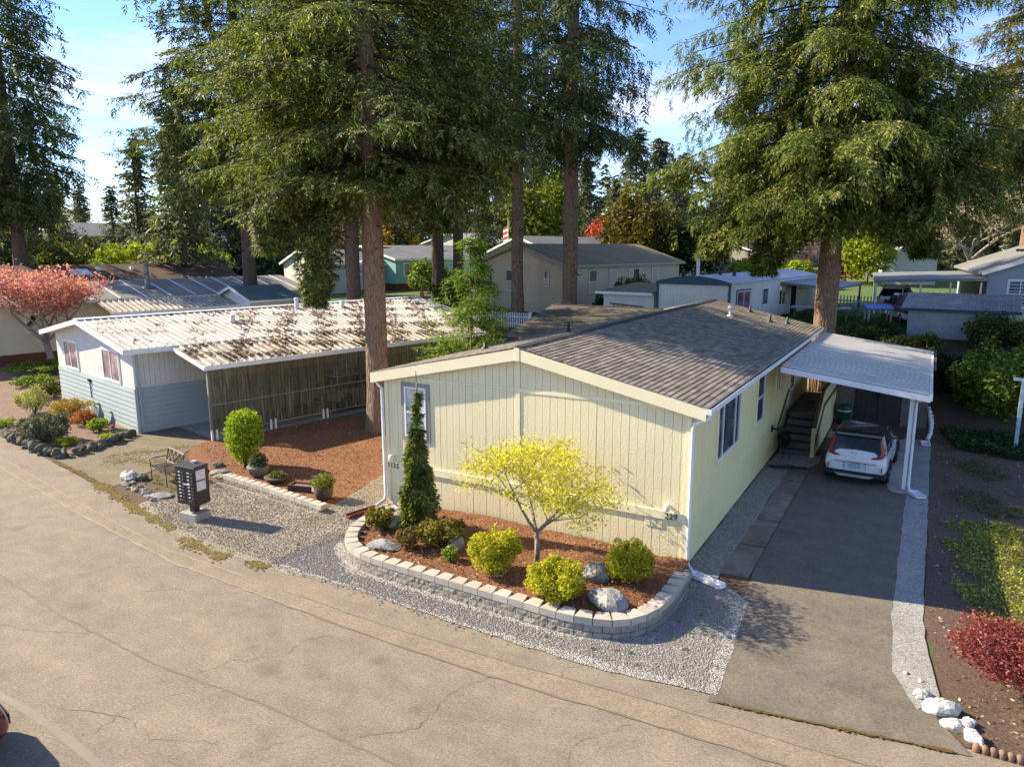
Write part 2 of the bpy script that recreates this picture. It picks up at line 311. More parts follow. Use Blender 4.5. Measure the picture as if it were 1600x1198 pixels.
# moss: thin cushions strewn along joints and edges
def moss_band(label, pts, w, n, mat, z=.02, size=.05):
    g = np.random.default_rng(n); P = np.array(pts); L = np.cumsum([0]+[np.hypot(*(b-a)) for a, b in zip(P, P[1:])]); s = g.uniform(0, L[-1], n); s = s+np.sin(s*5)*.12
    x = np.interp(s, L, P[:, 0])+g.normal(0, .5, n)*w*.3; y = np.interp(s, L, P[:, 1])+g.normal(0, .5, n)*w*(.4+.6*np.abs(np.sin(s*2.3))); th = g.uniform(0, 6.28, n); q = size*g.uniform(.4, 1.3, n)
    C = np.stack([x, y, np.full(n, z)+g.uniform(0, .006, n)], 1); V = np.stack([C+np.stack([np.cos(th+k*1.5708)*q, np.sin(th+k*1.5708)*q*.7, 0*q], 1) for k in range(4)], 1)
    link('moss', soup('moss', V, 4, mat), label=label, cat='moss', kind='stuff')
moss_band('yellow moss along the road edge before the bench', [(-17.8, -2.95), (-16.6, -3.2), (-14.7, -3.7), (-13, -4.05), (-12.2, -4.25)], .22, 1500, MOSS, .02, .04)
moss_band('rusty moss where the neighbour drive meets the road', [(-21.3, -2.3), (-19, -2.65), (-17.8, -2.95)], .1, 500, RUST)
moss_band('moss patch on the road in front of the mailbox', [(-11.6, -4.45), (-10.3, -4.7), (-9.5, -4.7)], .3, 420, MOSS, .02, .04)
moss_band('small moss patch right of the mailbox shadow', [(-9.1, -4.62), (-8.2, -4.62)], .2, 150, MOSS, .02, .04)
moss_band('rusty moss line in the joint at the drive mouth', [(1.9, -4.56), (2.8, -4.43), (4.0, -4.24), (5.3, -4.03)], .035, 520, RUST, .028, .028)
moss_band('mossy smear on the neighbour drive', [(-20.3, -.9), (-19.4, .2), (-18.9, 1.2)], .7, 420, MOSS, .018, .04); moss_band('second mossy smear on the neighbour drive', [(-19.8, -1.4), (-18.0, -.5)], .6, 320, MOSS, .018, .04)
# ---------------------------------------------------------------- vegetation builders
def rot_basis(d):
    d = d/np.linalg.norm(d, axis=-1, keepdims=True); up = np.tile([0, 0, 1.0], (len(d), 1)); up[np.abs(d[:, 2]) > .95] = [1, 0, 0]
    a = np.cross(d, up); a /= np.linalg.norm(a, axis=-1, keepdims=True); return d, a, np.cross(a, d)
def conifer_mesh(name, seed, H, base, Rm, nb, mat, spray=.45, dens=1.0, droop=.25, shape='fir', twigs=7, low_bias=.0, hang=.5, gap=0.0, cur=.3, tw=(.055, .10), tri=False, ztop=99, clump=2.3, bare=None):
    rng = np.random.default_rng(seed); Vs = []; wood = MB(); cents = []; dirs = []; sizes = []
    for i in range(nb):
        f = (i+rng.random())/nb; f = f**(1+low_bias); z0 = base+(H-base)*f*.985; az = i*2.39996+rng.normal(0, .35)
        if shape == 'fir': L = Rm*(1-f)**.62*min(1, .55+f*4)
        elif shape == 'open': L = Rm*(.55+.45*math.sin(math.pi*min(1, f*1.4+.15)))*(1-f)**.5
        else: L = Rm*(1-f)**.9
        L *= rng.uniform(.62, 1.12); L = max(L, .35)
        if rng.random() < gap: continue
        if bare and math.cos(az-bare[0]) > bare[1] and rng.random() < bare[2]: continue
        if z0 > ztop and rng.random() < .72: continue
        rise = rng.uniform(-.05, .28)-.25*(1-f); dr = droop*rng.uniform(.6, 1.4)
        n = max(4, int(L/.42)); s = np.linspace(0, 1, n+1); ca, sa = math.cos(az), math.sin(az)
        bend = rng.normal(0, .12)
        px = ca*L*s-sa*bend*L*s*s; py = sa*L*s+ca*bend*L*s*s; pz = z0+L*(rise*s-dr*s*s+.10*dr*s**3*4)
        sp = np.stack([px, py, pz], 1)
        if L > 1.4 and i % 2 == 0 or L > 4: wood.tube(sp[:-1:2] if n > 5 else sp[:3], list(np.linspace(.02+.006*L, .008, len(sp[:-1:2] if n > 5 else sp[:3]))), 4, caps=False)
        fwd = np.array([ca, sa, 0]); side = np.array([-sa, ca, 0])
        for j in range(1, n+1):
            sj = s[j]
            if sj < .16 and L > 2: continue
            l2 = (.42*L*(1-sj)+.35)*rng.uniform(.7, 1.2)
            for sg in (-1, 1):
                if rng.random() > .93*dens+.05: continue
                d2 = fwd*rng.uniform(.5, .9)+side*sg*rng.uniform(.6, 1.0); d2 /= np.linalg.norm(d2)
                m = max(1, int(l2/(spray*.62)))
                for k in range(m):
                    q = (k+.6)/m; c = sp[j]+d2*l2*q+np.array([0, 0, -hang*l2*q*q*.55-rng.uniform(0, .12)])
                    cents.append(c); dirs.append(d2+fwd*.35+np.array([0, 0, -hang*rng.uniform(.2, 1.6)])); sizes.append(spray*rng.uniform(.65, 1.25))
                    if rng.random() < cur:   # hanging twigs under the bough
                        for hk in range(1, rng.integers(2, 5)): cents.append(c+np.array([rng.normal(0, .06), rng.normal(0, .06), -hk*spray*.62])); dirs.append(d2*.3+np.array([rng.normal(0, .15), rng.normal(0, .15), -1])); sizes.append(spray*rng.uniform(.7, 1.1))
            cents.append(sp[j]); dirs.append(fwd+np.array([0, 0, -.3])); sizes.append(spray)
    C = np.array(cents); D = np.array(dirs); S = np.array(sizes)
    w1 = 6.283/clump; cl = np.sin(C[:, 0]*w1+1.3*np.sin(C[:, 2]*w1*.8+seed))+np.sin(C[:, 1]*w1*1.1+1.7*np.sin(C[:, 0]*w1*.6))+np.sin(C[:, 2]*w1*1.35+C[:, 1]*w1*.5+seed)
    kp = rng.random(len(C)) < np.clip(.78+.55*cl, .10, 1); C, D, S = C[kp], D[kp], S[kp]*(1+.12*np.clip(cl[kp], -1, 2))
    D, A, B = rot_basis(D); n = len(C); out = []
    for k in range(twigs):
        t = k/(twigs-1); sgn = 1 if k % 2 else -1          # side twigs along a short rachis, one at its tip
        ang = (sgn*rng.uniform(.55, 1.05, n) if k < twigs-1 else rng.normal(0, .12, n)); tilt = rng.normal(0, .28, n)
        d = D*np.cos(ang)[:, None]+A*np.sin(ang)[:, None]+B*tilt[:, None]; d /= np.linalg.norm(d, axis=1, keepdims=True)
        w = np.cross(d, B+A*rng.normal(0, .6, n)[:, None]); w /= np.linalg.norm(w, axis=1, keepdims=True)
        ln = S*(.85-.35*t)*rng.uniform(.7, 1.2, n); wd = S*rng.uniform(tw[0], tw[1], n)
        o = C+D*(S*(t*1.15-.2))[:, None]; mid = o+d*(ln*.45)[:, None]; tipp = o+d*ln[:, None]+np.array([0, 0, -1])*(ln*.12)[:, None]
        out.append(np.stack([o+w*wd[:, None]*.9, tipp, o-w*wd[:, None]*.9+d*(ln*.2)[:, None]], 1) if tri else np.stack([o, mid+w*wd[:, None], tipp, mid-w*wd[:, None]], 1))
    V = np.concatenate(out, 0).reshape(-1, 3)
    return soup(name+'_needles', V, 3 if tri else 4, mat), wood
def trunk_mb(H, r0, seed, lean=(0, 0), n=30, top=.04, flare=1.35):
    rng = random.Random(seed); pts = []; rad = []
    K = 22
    for i in range(K+1):
        f = (i/K)**1.3; pts.append((lean[0]*f+rng.uniform(-.03, .03)*min(1, f*6), lean[1]*f+rng.uniform(-.03, .03)*min(1, f*6), -.3+(H+.3)*f))
        rad.append(r0*((1-f)**.8*(1-top)+top)*(1+(flare-1)*math.exp(-f*H/.7))*rng.uniform(.97, 1.03))
    m = MB().tube(pts, rad, n); ctr = [pts[i//n] for i in range((K+1)*n)]
    for i, v in enumerate(m.v[:]):   # furrowed bark outline
        k = i % n; e = 1+.055*math.sin(k*2.513*2+i//n*.9)+rng.uniform(-.045, .045); c = ctr[i]; m.v[i] = (c[0]+(v[0]-c[0])*e, c[1]+(v[1]-c[1])*e, v[2])
    return m
def bark_material(name, c1, c2):
    m, t, b = nodes(name); v = pos(t, (1, 1, .22)); f = noise(t, v, 14, 6, .75); vo = N(t, 'ShaderNodeTexVoronoi', feature='DISTANCE_TO_EDGE', i_Scale=11.0); t.links.new(v, vo.inputs['Vector'])
    c = ramp(t, f, [(.3, c1), (.7, c2)]); c = mixc(t, .7, c, ramp(t, vo.outputs['Distance'], [(0, .4), (.12, 1.0)]), 'MULTIPLY')
    t.links.new(c, b.inputs['Base Color']); b.inputs['Roughness'].default_value = .95; bumpy(t, b, vo.outputs['Distance'], .9, .06); return m
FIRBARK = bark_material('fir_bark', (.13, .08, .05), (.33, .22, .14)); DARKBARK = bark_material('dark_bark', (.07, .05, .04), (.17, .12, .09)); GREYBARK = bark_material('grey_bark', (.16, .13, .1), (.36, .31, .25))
BR_W = MAT('twig_wood', (.075, .05, .035), .9, (.045, .032, .024))
FIR = LEAF('fir_needles', (.04, .072, .02), (.165, .20, .042), (.29, .265, .08), .36, .9, tint=(1.0, 1.18, .48))
FIR2 = LEAF('cedar_needles', (.038, .08, .018), (.165, .22, .036), (.30, .28, .07), .38, .9, tint=(1.05, 1.18, .42))
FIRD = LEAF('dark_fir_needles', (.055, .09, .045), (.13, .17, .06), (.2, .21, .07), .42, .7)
FIRG = LEAF('sunlit_fir_needles', (.10, .11, .025), (.19, .18, .045), (.24, .2, .06), .35, .3)  # golden sunlight put into the needle colour
FIRY = LEAF('young_fir_needles', (.10, .19, .03), (.2, .31, .045), (.28, .36, .07), .45, .8)
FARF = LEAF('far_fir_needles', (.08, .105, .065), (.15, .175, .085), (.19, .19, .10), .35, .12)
def conifer(name, label, x, y, H, r0, proto, lean=(0, 0), rz=0, sc=1.0, bark=None, group=None, cat='tree', seed=1, z=None, cmat=None):
    t = thing(name, label, cat, (x, y, terrain(x, y) if z is None else z), 0, group)
    tk = trunk_mb(H, r0, seed, lean).build('trunk', bark or FIRBARK, t, smooth=True)
    if r0 > .38:
        rs = random.Random(seed+50)
        for k in range(16):   # broken stubs of shed limbs
            a = rs.uniform(0, 6.28); z_ = rs.uniform(2.5, 11); q = r0*.8; l_ = rs.uniform(.15, .6); MB().tube([(math.cos(a)*q, math.sin(a)*q, z_), (math.cos(a)*(q+l_), math.sin(a)*(q+l_), z_+rs.uniform(-.12, .1))], [.04, .015], 5).build('limb_stub', BR_W, tk)
    c = link('crown', proto[0], t); c.rotation_euler = (0, 0, rz); c.scale = sc if isinstance(sc, tuple) else (sc, sc, sc)
    if cmat: c.material_slots[0].link = 'OBJECT'; c.material_slots[0].material = cmat
    if proto[1] is not None:
        b = link('branches', proto[1], t, kind='stuff'); b.rotation_euler = (0, 0, rz); b.scale = c.scale
    return t
def proto(name, *a, **k):
    me, w = conifer_mesh(name, *a, **k); return (me, w.mesh(name+'_limbs', BR_W, True) if w.v else None)

def leaves_in(rng, blobs, n, size, lay=.75, flat=.0):
    """n leaf quads through the outer shell of a set of ellipsoids (x,y,z,rx,ry,rz)"""
    w = np.array([(b[3]*b[4]*b[5])**.67 for b in blobs]); idx = rng.choice(len(blobs), n, p=w/w.sum()); Bq = np.array(blobs)[idx]
    d = rng.normal(size=(n, 3)); d /= np.linalg.norm(d, axis=1, keepdims=True); r = lay+(1.04-lay)*rng.random(n)**.6
    ph = np.sin(d[:, 0]*7+idx)*np.sin(d[:, 1]*6+idx*2)*np.sin(d[:, 2]*8+idx); r *= 1+.10*ph
    C = Bq[:, :3]+d*Bq[:, 3:]*r[:, None]
    nd = d*rng.uniform(.2, 1)+rng.normal(size=(n, 3))*.8; nd[:, 2] += flat; nd /= np.linalg.norm(nd, axis=1, keepdims=True)
    _, A, B = rot_basis(nd); th = rng.uniform(0, 6.28, n)[:, None]; A, B = A*np.cos(th)+B*np.sin(th), B*np.cos(th)-A*np.sin(th)
    s = (size*rng.uniform(.6, 1.3, n))[:, None]
    return np.stack([C-A*s, C+B*s*.5+nd*s*.15, C+A*s, C-B*s*.5+nd*s*.15], 1).reshape(-1, 3)
def shrub(name, label, x, y, z, blobs, n, size, mat, seed=1, cat='shrub', group=None, lay=.6, stems=5, wood=None):
    t = thing(name, label, cat, (x, y, z), 0, group); rng = np.random.default_rng(seed)
    link('foliage', soup(name+'_leaves', leaves_in(rng, blobs, n, size, lay), 4, mat), t)
    m = MB()
    for i in range(stems):
        b = blobs[i % len(blobs)]; q = (b[0]+rng.uniform(-.3, .3)*b[3], b[1]+rng.uniform(-.3, .3)*b[4], b[2]+.3*b[5]); m.tube([(rng.uniform(-.05, .05), rng.uniform(-.05, .05), -.1), (q[0]*.5, q[1]*.5, q[2]*.55), q], [.03, .022, .01], 5)
    m.build('stem', wood or BR_W, t); return t
def bush_blobs(rng, r, h, n=7):
    o = [(0, 0, h*.5, r*.82, r*.82, h*.46)]
    for i in range(n):
        a = 6.28*i/n+rng.uniform(-.3, .3); k = rng.uniform(.35, .62); o.append((math.cos(a)*r*k, math.sin(a)*r*k, h*rng.uniform(.35, .72), r*rng.uniform(.3, .5), r*rng.uniform(.3, .5), h*rng.uniform(.22, .34)))
    for i in range(n*2):   # sprigs that break the outline
        a = rng.uniform(0, 6.28); e = rng.uniform(.1, 1.3); k = rng.uniform(.75, 1.05); q = rng.uniform(.12, .22); o.append((math.cos(a)*r*k*math.cos(e)*.95, math.sin(a)*r*k*math.cos(e)*.95, h*(.5+.5*k*math.sin(e)), r*q, r*q, h*q))
    return o
def branchy(m, p, d, L, r, depth, rng, tips, up=.25, spread=.7, kids=3, short=.72):
    pts = [Vector(p)]; d = Vector(d).normalized(); q = Vector(p); K = 4
    for i in range(K):
        d = (d+Vector((rng.uniform(-1, 1), rng.uniform(-1, 1), rng.uniform(-.6, 1)*.6))*.16+Vector((0, 0, up*.1))).normalized(); q = q+d*L/K; pts.append(q.copy())
    m.tube(pts, list(np.linspace(r, r*.55, K+1)), 6 if depth > 1 else 4, caps=False)
    if depth <= 1: tips.extend([tuple(pts[2]), tuple(pts[3]), tuple(pts[4])])
    if depth <= 0: return
    for k in range(kids):
        a = 6.28*(k+rng.random())/kids; side = Vector((math.cos(a), math.sin(a), rng.uniform(-.1, .5))); nd = (d*(1-spread*.5)+side*spread).normalized()
        branchy(m, pts[rng.choice([2, 3, 4, 4])], nd, L*short*rng.uniform(.8, 1.15), r*.55, depth-1, rng, tips, up, spread, kids, short)
def leafy_tree(name, label, x, y, z, trunk, L0, r0, depth, kids, leaf, per, lsize, spreadp, mat, seed, wood=None, cat='tree', spread=.75, up=.25, jit=.22, lean=(0, 0, 1), short=.72):
    rng = random.Random(seed); t = thing(name, label, cat, (x, y, z)); m = MB(); tips = []
    top = Vector(lean).normalized()*trunk; m.tube([(0, 0, -.1), (top.x*.4+.03, top.y*.4-.02, top.z*.45), tuple(top)], [r0*1.2, r0, r0*.85], 9)
    for k in range(kids+1):
        a = 6.28*(k+rng.random()*.6)/(kids+1); branchy(m, top, (math.cos(a)*spread, math.sin(a)*spread, .9), L0*rng.uniform(.85, 1.1), r0*.6, depth, rng, tips, up, spread, kids, short)
    m.build('trunk', wood or GREYBARK, t, smooth=True)
    g = np.random.default_rng(seed); P = np.repeat(np.array(tips), per, 0); n = len(P); P = P+g.normal(size=(n, 3))*jit*np.array([1, 1, .6])
    nd = g.normal(size=(n, 3)); nd[:, 2] += .6; nd /= np.linalg.norm(nd, axis=1, keepdims=True); _, A, B = rot_basis(nd); th = g.uniform(0, 6.28, n)[:, None]; A, B = A*np.cos(th)+B*np.sin(th), B*np.cos(th)-A*np.sin(th)
    s = (lsize*g.uniform(.6, 1.3, n))[:, None]; V = np.stack([P-A*s, P+B*s*.5, P+A*s, P-B*s*.5], 1).reshape(-1, 3)
    link('crown', soup(name+'_leaves', V, 4, mat), t); return t
def tuft(m, x, y, z, n, h, rng, w=.012, sp=.5):
    for i in range(n):
        a = rng.uniform(0, 6.28); l = h*rng.uniform(.5, 1.1); s = sp*rng.uniform(.2, 1)*l; dx, dy = math.cos(a), math.sin(a); bx, by = x+rng.uniform(-.04, .04), y+rng.uniform(-.04, .04)
        m.add([(bx-dy*w, by+dx*w, z), (bx+dy*w, by-dx*w, z), (bx+dx*s*.5, by+dy*s*.5, z+l*.7), (bx+dx*s, by+dy*s, z+l)], [(0, 1, 2), (0, 2, 3)])
def rock_mesh(seed, sx, sy, sz, mat, n=16, rnd=0.0):
    rng = random.Random(seed); m = MB(); ring = 10; pl = [(Vector((rng.uniform(-1, 1), rng.uniform(-1, 1), rng.uniform(-.6, 1))).normalized(), rng.uniform(.62, .9)+rnd) for _ in range(9)]
    for j in range(ring+1):
        ph = math.pi*j/ring
        for k in range(n):
            th = 6.283*k/n; r = 1+.12*math.sin(3*th+seed)+.10*math.sin(2*ph+th*2+seed*1.7)+rng.uniform(-.035, .035); dv = Vector((math.sin(ph)*math.cos(th), math.sin(ph)*math.sin(th), -math.cos(ph)))
            for nn_, hh_ in pl:   # broken planes
                q_ = dv.dot(nn_)
                if q_ > .05: r = min(r, hh_/q_+rng.uniform(-.015, .015))
            if j in (0, ring): r = .9
            m.v.append((sx*r*math.sin(ph)*math.cos(th), sy*r*math.sin(ph)*math.sin(th), sz*(.45+.62*r*-math.cos(ph) if False else .35-.68*r*math.cos(ph))))
    for j in range(ring):
        for k in range(n): m.f.append((j*n+k, j*n+(k+1) % n, (j+1)*n+(k+1) % n, (j+1)*n+k)); m.mi.append(0)
    m.f.append(tuple(ring*n+k for k in range(n))); m.mi.append(0)
    return m.mesh('rock', mat)
# ---------------------------------------------------------------- paints and building materials
CREAM = MAT('pale_yellow_paint', (.86, .77, .49), .62, (.82, .73, .46), .8, .25, 22, .55, .02, streak=.12)
CREAMS = MAT('pale_yellow_siding', (.85, .73, .375), .62, (.80, .685, .35), .8, .2, 40, .2, .01)
TRIMC = MAT('cream_trim', (.87, .785, .52), .6, (.83, .745, .49), 2, .2, 30, .25, .01)
WHITE = MAT('white_paint', (.80, .80, .78), .5, (.72, .72, .70), 2, .2, 30, .05)
GREYT = MAT('taupe_trim', (.30, .27, .24), .6, (.26, .24, .21), 3, .2)
BLACKM = MAT('black_metal', (.012, .012, .013), .45, (.02, .02, .02), 5, .2, 50, .05, .01, .0, .5)
DARK = MAT('dark_interior', (.02, .02, .02), .9)
GL = GLASS('window_glass'); GLC = GLASS('curtained_glass', (.22, .23, .24), .08)
SHING = MAT('grey_shingle', (.285, .25, .195), .92, (.195, .175, .145), 2.2, .5, 70, .5, .015, rnd=.7)
SHOLD = MAT('weathered_shingle', (.17, .145, .105), .95, (.11, .10, .065), .7, .6, 30, .6, .03, rnd=.3)
RIDGE = MAT('dark_ridge_cap', (.05, .048, .045), .9, (.08, .075, .07), 4)
DECK = MAT('grey_deck_board', (.17, .16, .145), .85, (.12, .115, .105), 3, .4, 30, .3, .01, rnd=.3)
WOODB = MAT('brown_wood', (.20, .13, .075), .8, (.12, .08, .05), 3, .4, 25, .4, .01, rnd=.3)
PIPEW = MAT('white_gutter', (.78, .79, .80), .4, (.68, .69, .7), 3, .15, 30, .05)
ALU = MAT('pale_metal_roof', (.58, .55, .50), .45, (.48, .455, .415), .6, .3, 20, .12, .01, .2, .5)
SHEDG = MAT('grey_brown_siding', (.20, .175, .155), .8, (.15, .13, .115), 2, .3, 30, .25, .01)
DOORB = MAT('dark_brown_door', (.07, .058, .05), .75, (.045, .04, .036), 2, .4, 40, .3, .01)

def window(parent, ax, a0, a1, z0, z1, plane, vs=(), hs=(), trim=None, tw=.1, fw=.05, fm=None, glass=None, s=1, proud=.03, name='window'):
    """frame mesh with each pane its own child; ax 'x': wall facing -Y, ax 'y': wall facing +X (s=-1 turns it round)"""
    P = (lambda a, d, z: (a, plane-d*s, z)) if ax == 'x' else (lambda a, d, z: (plane+d*s, a, z))
    def bx(m, a, b, d0, d1, c, e, mi=0):
        p, q = P(a, d0, c), P(b, d1, e); m.box(p[0], q[0], p[1], q[1], p[2], q[2], mi)
    m = MB(); e = proud+.015
    if trim:
        for a, b, c, d in ((a0-tw, a0, z0-tw, z1+tw), (a1, a1+tw, z0-tw, z1+tw), (a0, a1, z1, z1+tw), (a0, a1, z0-tw, z0)): bx(m, a, b, 0, proud, c, d, 1)
    va = [a0]+list(vs)+[a1]; za = [z0]+list(hs)+[z1]
    bx(m, a0, a0+fw, 0, e, z0, z1); bx(m, a1-fw, a1, 0, e, z0, z1); bx(m, a0+fw, a1-fw, 0, e, z0, z0+fw); bx(m, a0+fw, a1-fw, 0, e, z1-fw, z1)
    for v in vs: bx(m, v-fw/2, v+fw/2, 0, e-.004, z0+fw, z1-fw)
    for h in hs: bx(m, a0+fw, a1-fw, 0, e-.006, h-fw/2, h+fw/2)
    w = m.build(name, [fm or WHITE, trim or WHITE], parent)
    for i in range(len(va)-1):
        for j in range(len(za)-1):
            q = MB(); bx(q, va[i]+fw*.5, va[i+1]-fw*.5, .004, .014+.002*((i+j) % 2), za[j]+fw*.5, za[j+1]-fw*.5); q.build('pane', glass or GL, w)
    return w
def rt(x): return 4.86-.218*abs(x+4.265)          # top of our roof over x
HW, HL = 8.53, 18.0
H = thing('mobile_home', 'pale yellow mobile home with grey shingle roof behind the block planter', 'mobile home')
m = MB()
for x0, x1 in ((-HW+.03, -4.265), (-4.265, -.03)):
    z0, z1 = rt(x0)-.3, rt(x1)-.3
    m.hexa([(x0, .03, .02), (x1, .03, .02), (x1, HL, .02), (x0, HL, .02), (x0, .03, z0), (x1, .03, z1), (x1, HL, z1), (x0, HL, z0)])
m.build('wall', CREAMS, H)
# front planks, one by one, above and below the belly band
pw = .2031
for i in range(42):
    a, b = -HW+pw*i+.004, -HW+pw*(i+1)-.004
    for z0, t0, t1 in ((1.2, rt(a)-.3, rt(b)-.3), (.1, 1.2, 1.2)):
        if z0 > 1: z0 = 1.2
        else: t0 = t1 = 1.198
        y0 = random.uniform(-.002, .002)
        MB().hexa([(a, y0, z0), (b, y0, z0), (b, .035, z0), (a, .035, z0), (a, y0, t0), (b, y0, t1), (b, .035, t1), (a, .035, t0)]).build('siding_plank', CREAM, H)
m = MB()
for i in range(88):
    a, b = pw*i+.005, pw*(i+1)-.005; m.box(-.035, .0+random.uniform(-.002, .002), a, b, 1.25, 3.66); m.box(-.035, .004, a, b, .08, 1.248)
m.build('side_siding', CREAMS, H, kind='stuff')
m = MB(); m.box(-HW-.02, .02, -.045, -.003, 1.14, 1.33); m.box(-HW, 0, -.03, -.004, .08, .2)
m.box(-.1, .012, -.034, -.003, .2, 1.14); m.box(-.1, .012, -.034, -.003, 1.33, 3.64); m.box(-HW-.012, -HW+.1, -.034, -.003, .2, 1.14); m.box(-HW-.012, -HW+.1, -.034, -.003, 1.33, 3.64)
m.box(-4.4, -4.28, -.018, -.003, 1.33, 4.5); m.box(-4.28, -.45, -.016, -.003, 3.7, 3.79); m.box(.001, .014, .0, 10.2, 1.23, 1.27)
m.box(-7.3, -4.4, -.028, -.003, 3.74, 3.78)
m.build('trim_boards', TRIMC, H)
window(H, 'x', -7.86, -7.14, 2.14, 3.52, -.002, hs=(2.82,), trim=GREYT, tw=.11, glass=GLC)
window(H, 'y', 2.3, 4.7, 1.93, 3.42, .002, vs=(2.85, 4.15), trim=CREAMS, tw=.07)
window(H, 'y', 7.0, 8.12, 1.88, 3.40, .002, hs=(2.66,), trim=CREAMS, tw=.07)
window(H, 'y', 10.12, 10.9, 2.3, 3.15, .002, vs=(10.5,), trim=CREAMS, tw=.06)
d = box('door', .0, .05, 12.85, 13.8, 1.27, 3.2, WHITE, H); box('door_window', .051, .06, 13.0, 13.65, 2.0, 3.05, GL, d); MB().tube([(.05, 12.95, 2.2), (.11, 12.95, 2.2)], .03, 8).build('handle', ALU, d)
# numbers, lamps, vent flap
def text(name, s, loc, size, mat, parent, rot=(R(90), 0, 0), ext=.008):
    c = bpy.data.curves.new(name, 'FONT'); c.body = s; c.size = size; c.extrude = ext; c.materials.append(mat); tmp = bpy.data.objects.new(name, c); me = bpy.data.meshes.new_from_object(tmp); me.name = name; bpy.data.objects.remove(tmp); me.materials.clear(); me.materials.append(mat); o = link(name, me, parent, loc); o.rotation_euler = rot; return o
text('house_number', '229', (-.50, -.058, 1.165), .2, BLACKM, H); text('house_number', '1132', (-8.5, -.058, 1.17), .2, BLACKM, H)
for x in (-.42, -8.3):
    l = MB().lathe([(.055, 1.38), (.07, 1.4), (.07, 1.50), (.05, 1.55)], 12, (x, -.14)).build('wall_lamp', WHITE, H, smooth=True); box('lamp_arm', x-.03, x+.03, -.1, -.003, 1.43, 1.49, WHITE, l)
m = MB()
for k in range(3): m.box(-.97+k*.14, -.85+k*.14, -.02, -.003, .92, 1.1)
m.build('skirting_vent', CREAM, H)
for y in (5.2, 9.4): box('skirting_vent', .004, .02, y, y+.3, .75, .9, CREAMS, H)
# roof: deck, fascia, shingles
RF = MB()
for sg in (-1, 1):
    e = .33 if sg > 0 else -HW-.33; z = rt(e)-.035
    RF.hexa([(-4.265, -.16, 4.55), (e, -.16, z-.2), (e, HL+.15, z-.2), (-4.265, HL+.15, 4.55), (-4.265, -.16, 4.825), (e, -.16, z), (e, HL+.15, z), (-4.265, HL+.15, 4.825)] if sg > 0 else
            [(e, -.16, z-.2), (-4.265, -.16, 4.55), (-4.265, HL+.15, 4.55), (e, HL+.15, z-.2), (e, -.16, z), (-4.265, -.16, 4.825), (-4.265, HL+.15, 4.825), (e, HL+.15, z)])
roof = RF.build('roof', RIDGE, H)
m = MB()
for sg in (-1, 1):
    e = .36 if sg > 0 else -HW-.36
    for yy in (-.20, HL+.152):
        p = [(-4.265, yy, 4.52), (e, yy, rt(e)-.3), (e, yy+.038, rt(e)-.3), (-4.265, yy+.038, 4.52), (-4.265, yy, 4.80), (e, yy, rt(e)-.03), (e, yy+.038, rt(e)-.03), (-4.265, yy+.038, 4.80)]
        m.hexa(p if sg > 0 else [p[1], p[0], p[3], p[2], p[5], p[4], p[7], p[6]])
    m.box(e-.02 if sg > 0 else e, e if sg > 0 else e+.02, -.16, HL+.15, rt(e)-.25, rt(e)-.05)
m.box(-4.33, -4.2, -.21, -.201, 4.5, 4.82)
m.build('fascia', TRIMC, roof)
cx, cy, cz = CAMO.location; tabs = []; slope = math.sqrt(1+.218**2); ex = .142
for sg in (1, -1):
    for c in range(33):
        s0 = 4.265+.36-ex*(c+1)/slope; off = random.uniform(0, .33)
        if s0 < 0: continue
        for k in range(57):
            y0 = -.2+.335*k-off; y1 = y0+.325; y0 = max(y0, -.2); y1 = min(y1, HL+.19)
            if y1-y0 < .05: continue
            x = -4.265+sg*(s0+.07); tabs.append((sg*-1, (x-cx)**2+(y0-cy)**2, sg, s0, y0, y1))
tabs.sort(); right = [t for t in tabs if t[2] > 0]; left = [t for t in tabs if t[2] < 0]
def tab(m, sg, s0, y0, y1, ox=0, oy=0):
    s1 = s0+ex/slope+.012; th = .011; l = random.uniform(0, .006)
    xa, xb = -4.265+sg*max(0, s0-.02), -4.265+sg*s1; za, zb = 4.829-.218*max(0, s0-.02), 4.832-.218*s1+.018+l
    p = [(xa, y0, za-.004), (xb, y0, zb-.022), (xb, y1, zb-.022), (xa, y1, za-.004), (xa, y0, za+.004), (xb, y0, zb), (xb, y1, zb), (xa, y1, za+.004)]
    if sg < 0: p = [p[1], p[0], p[3], p[2], p[5], p[4], p[7], p[6]]
    m.hexa(p)
for t in right[:300]:
    m = MB(); tab(m, *t[2:]); m.build('shingle', SHING, roof)
m = MB()
for t in right[300:]+left: tab(m, *t[2:])
m.build('shingle_field', SHING, roof, kind='stuff')
m = MB()
for i in range(62):
    y0 = -.2+.297*i; m.hexa([(-4.40, y0, 4.835), (-4.265, y0, 4.865), (-4.265, y0+.31, 4.862), (-4.40, y0+.31, 4.832), (-4.40, y0, 4.85), (-4.265, y0, 4.885), (-4.265, y0+.31, 4.875), (-4.40, y0+.31, 4.84)])
    m.hexa([(-4.265, y0, 4.865), (-4.13, y0, 4.835), (-4.13, y0+.31, 4.832), (-4.265, y0+.31, 4.862), (-4.265, y0, 4.885), (-4.13, y0, 4.85), (-4.13, y0+.31, 4.84), (-4.265, y0+.31, 4.875)])
m.build('ridge_cap', RIDGE, roof)
for x, y, h, w in ((-2.6, 14.2, .3, 1), (-1.3, 15.6, .28, 0), (-.75, 16.4, .25, 0), (-2.4, 17.0, .25, 0), (-5.3, 4.9, .3, 0), (-6.9, 2.6, .18, 0)):
    v = MB().lathe([(.13, rt(x)-.06), (.12, rt(x)+.03), (.045, rt(x)+.05), (.045, rt(x)+h)]+([(.1, rt(x)+h), (.1, rt(x)+h+.06), (.03, rt(x)+h+.1)] if w else [(.03, rt(x)+h+.01)]), 10, (x, y)).build('roof_vent', PIPEW if w else BLACKM, roof, smooth=True)
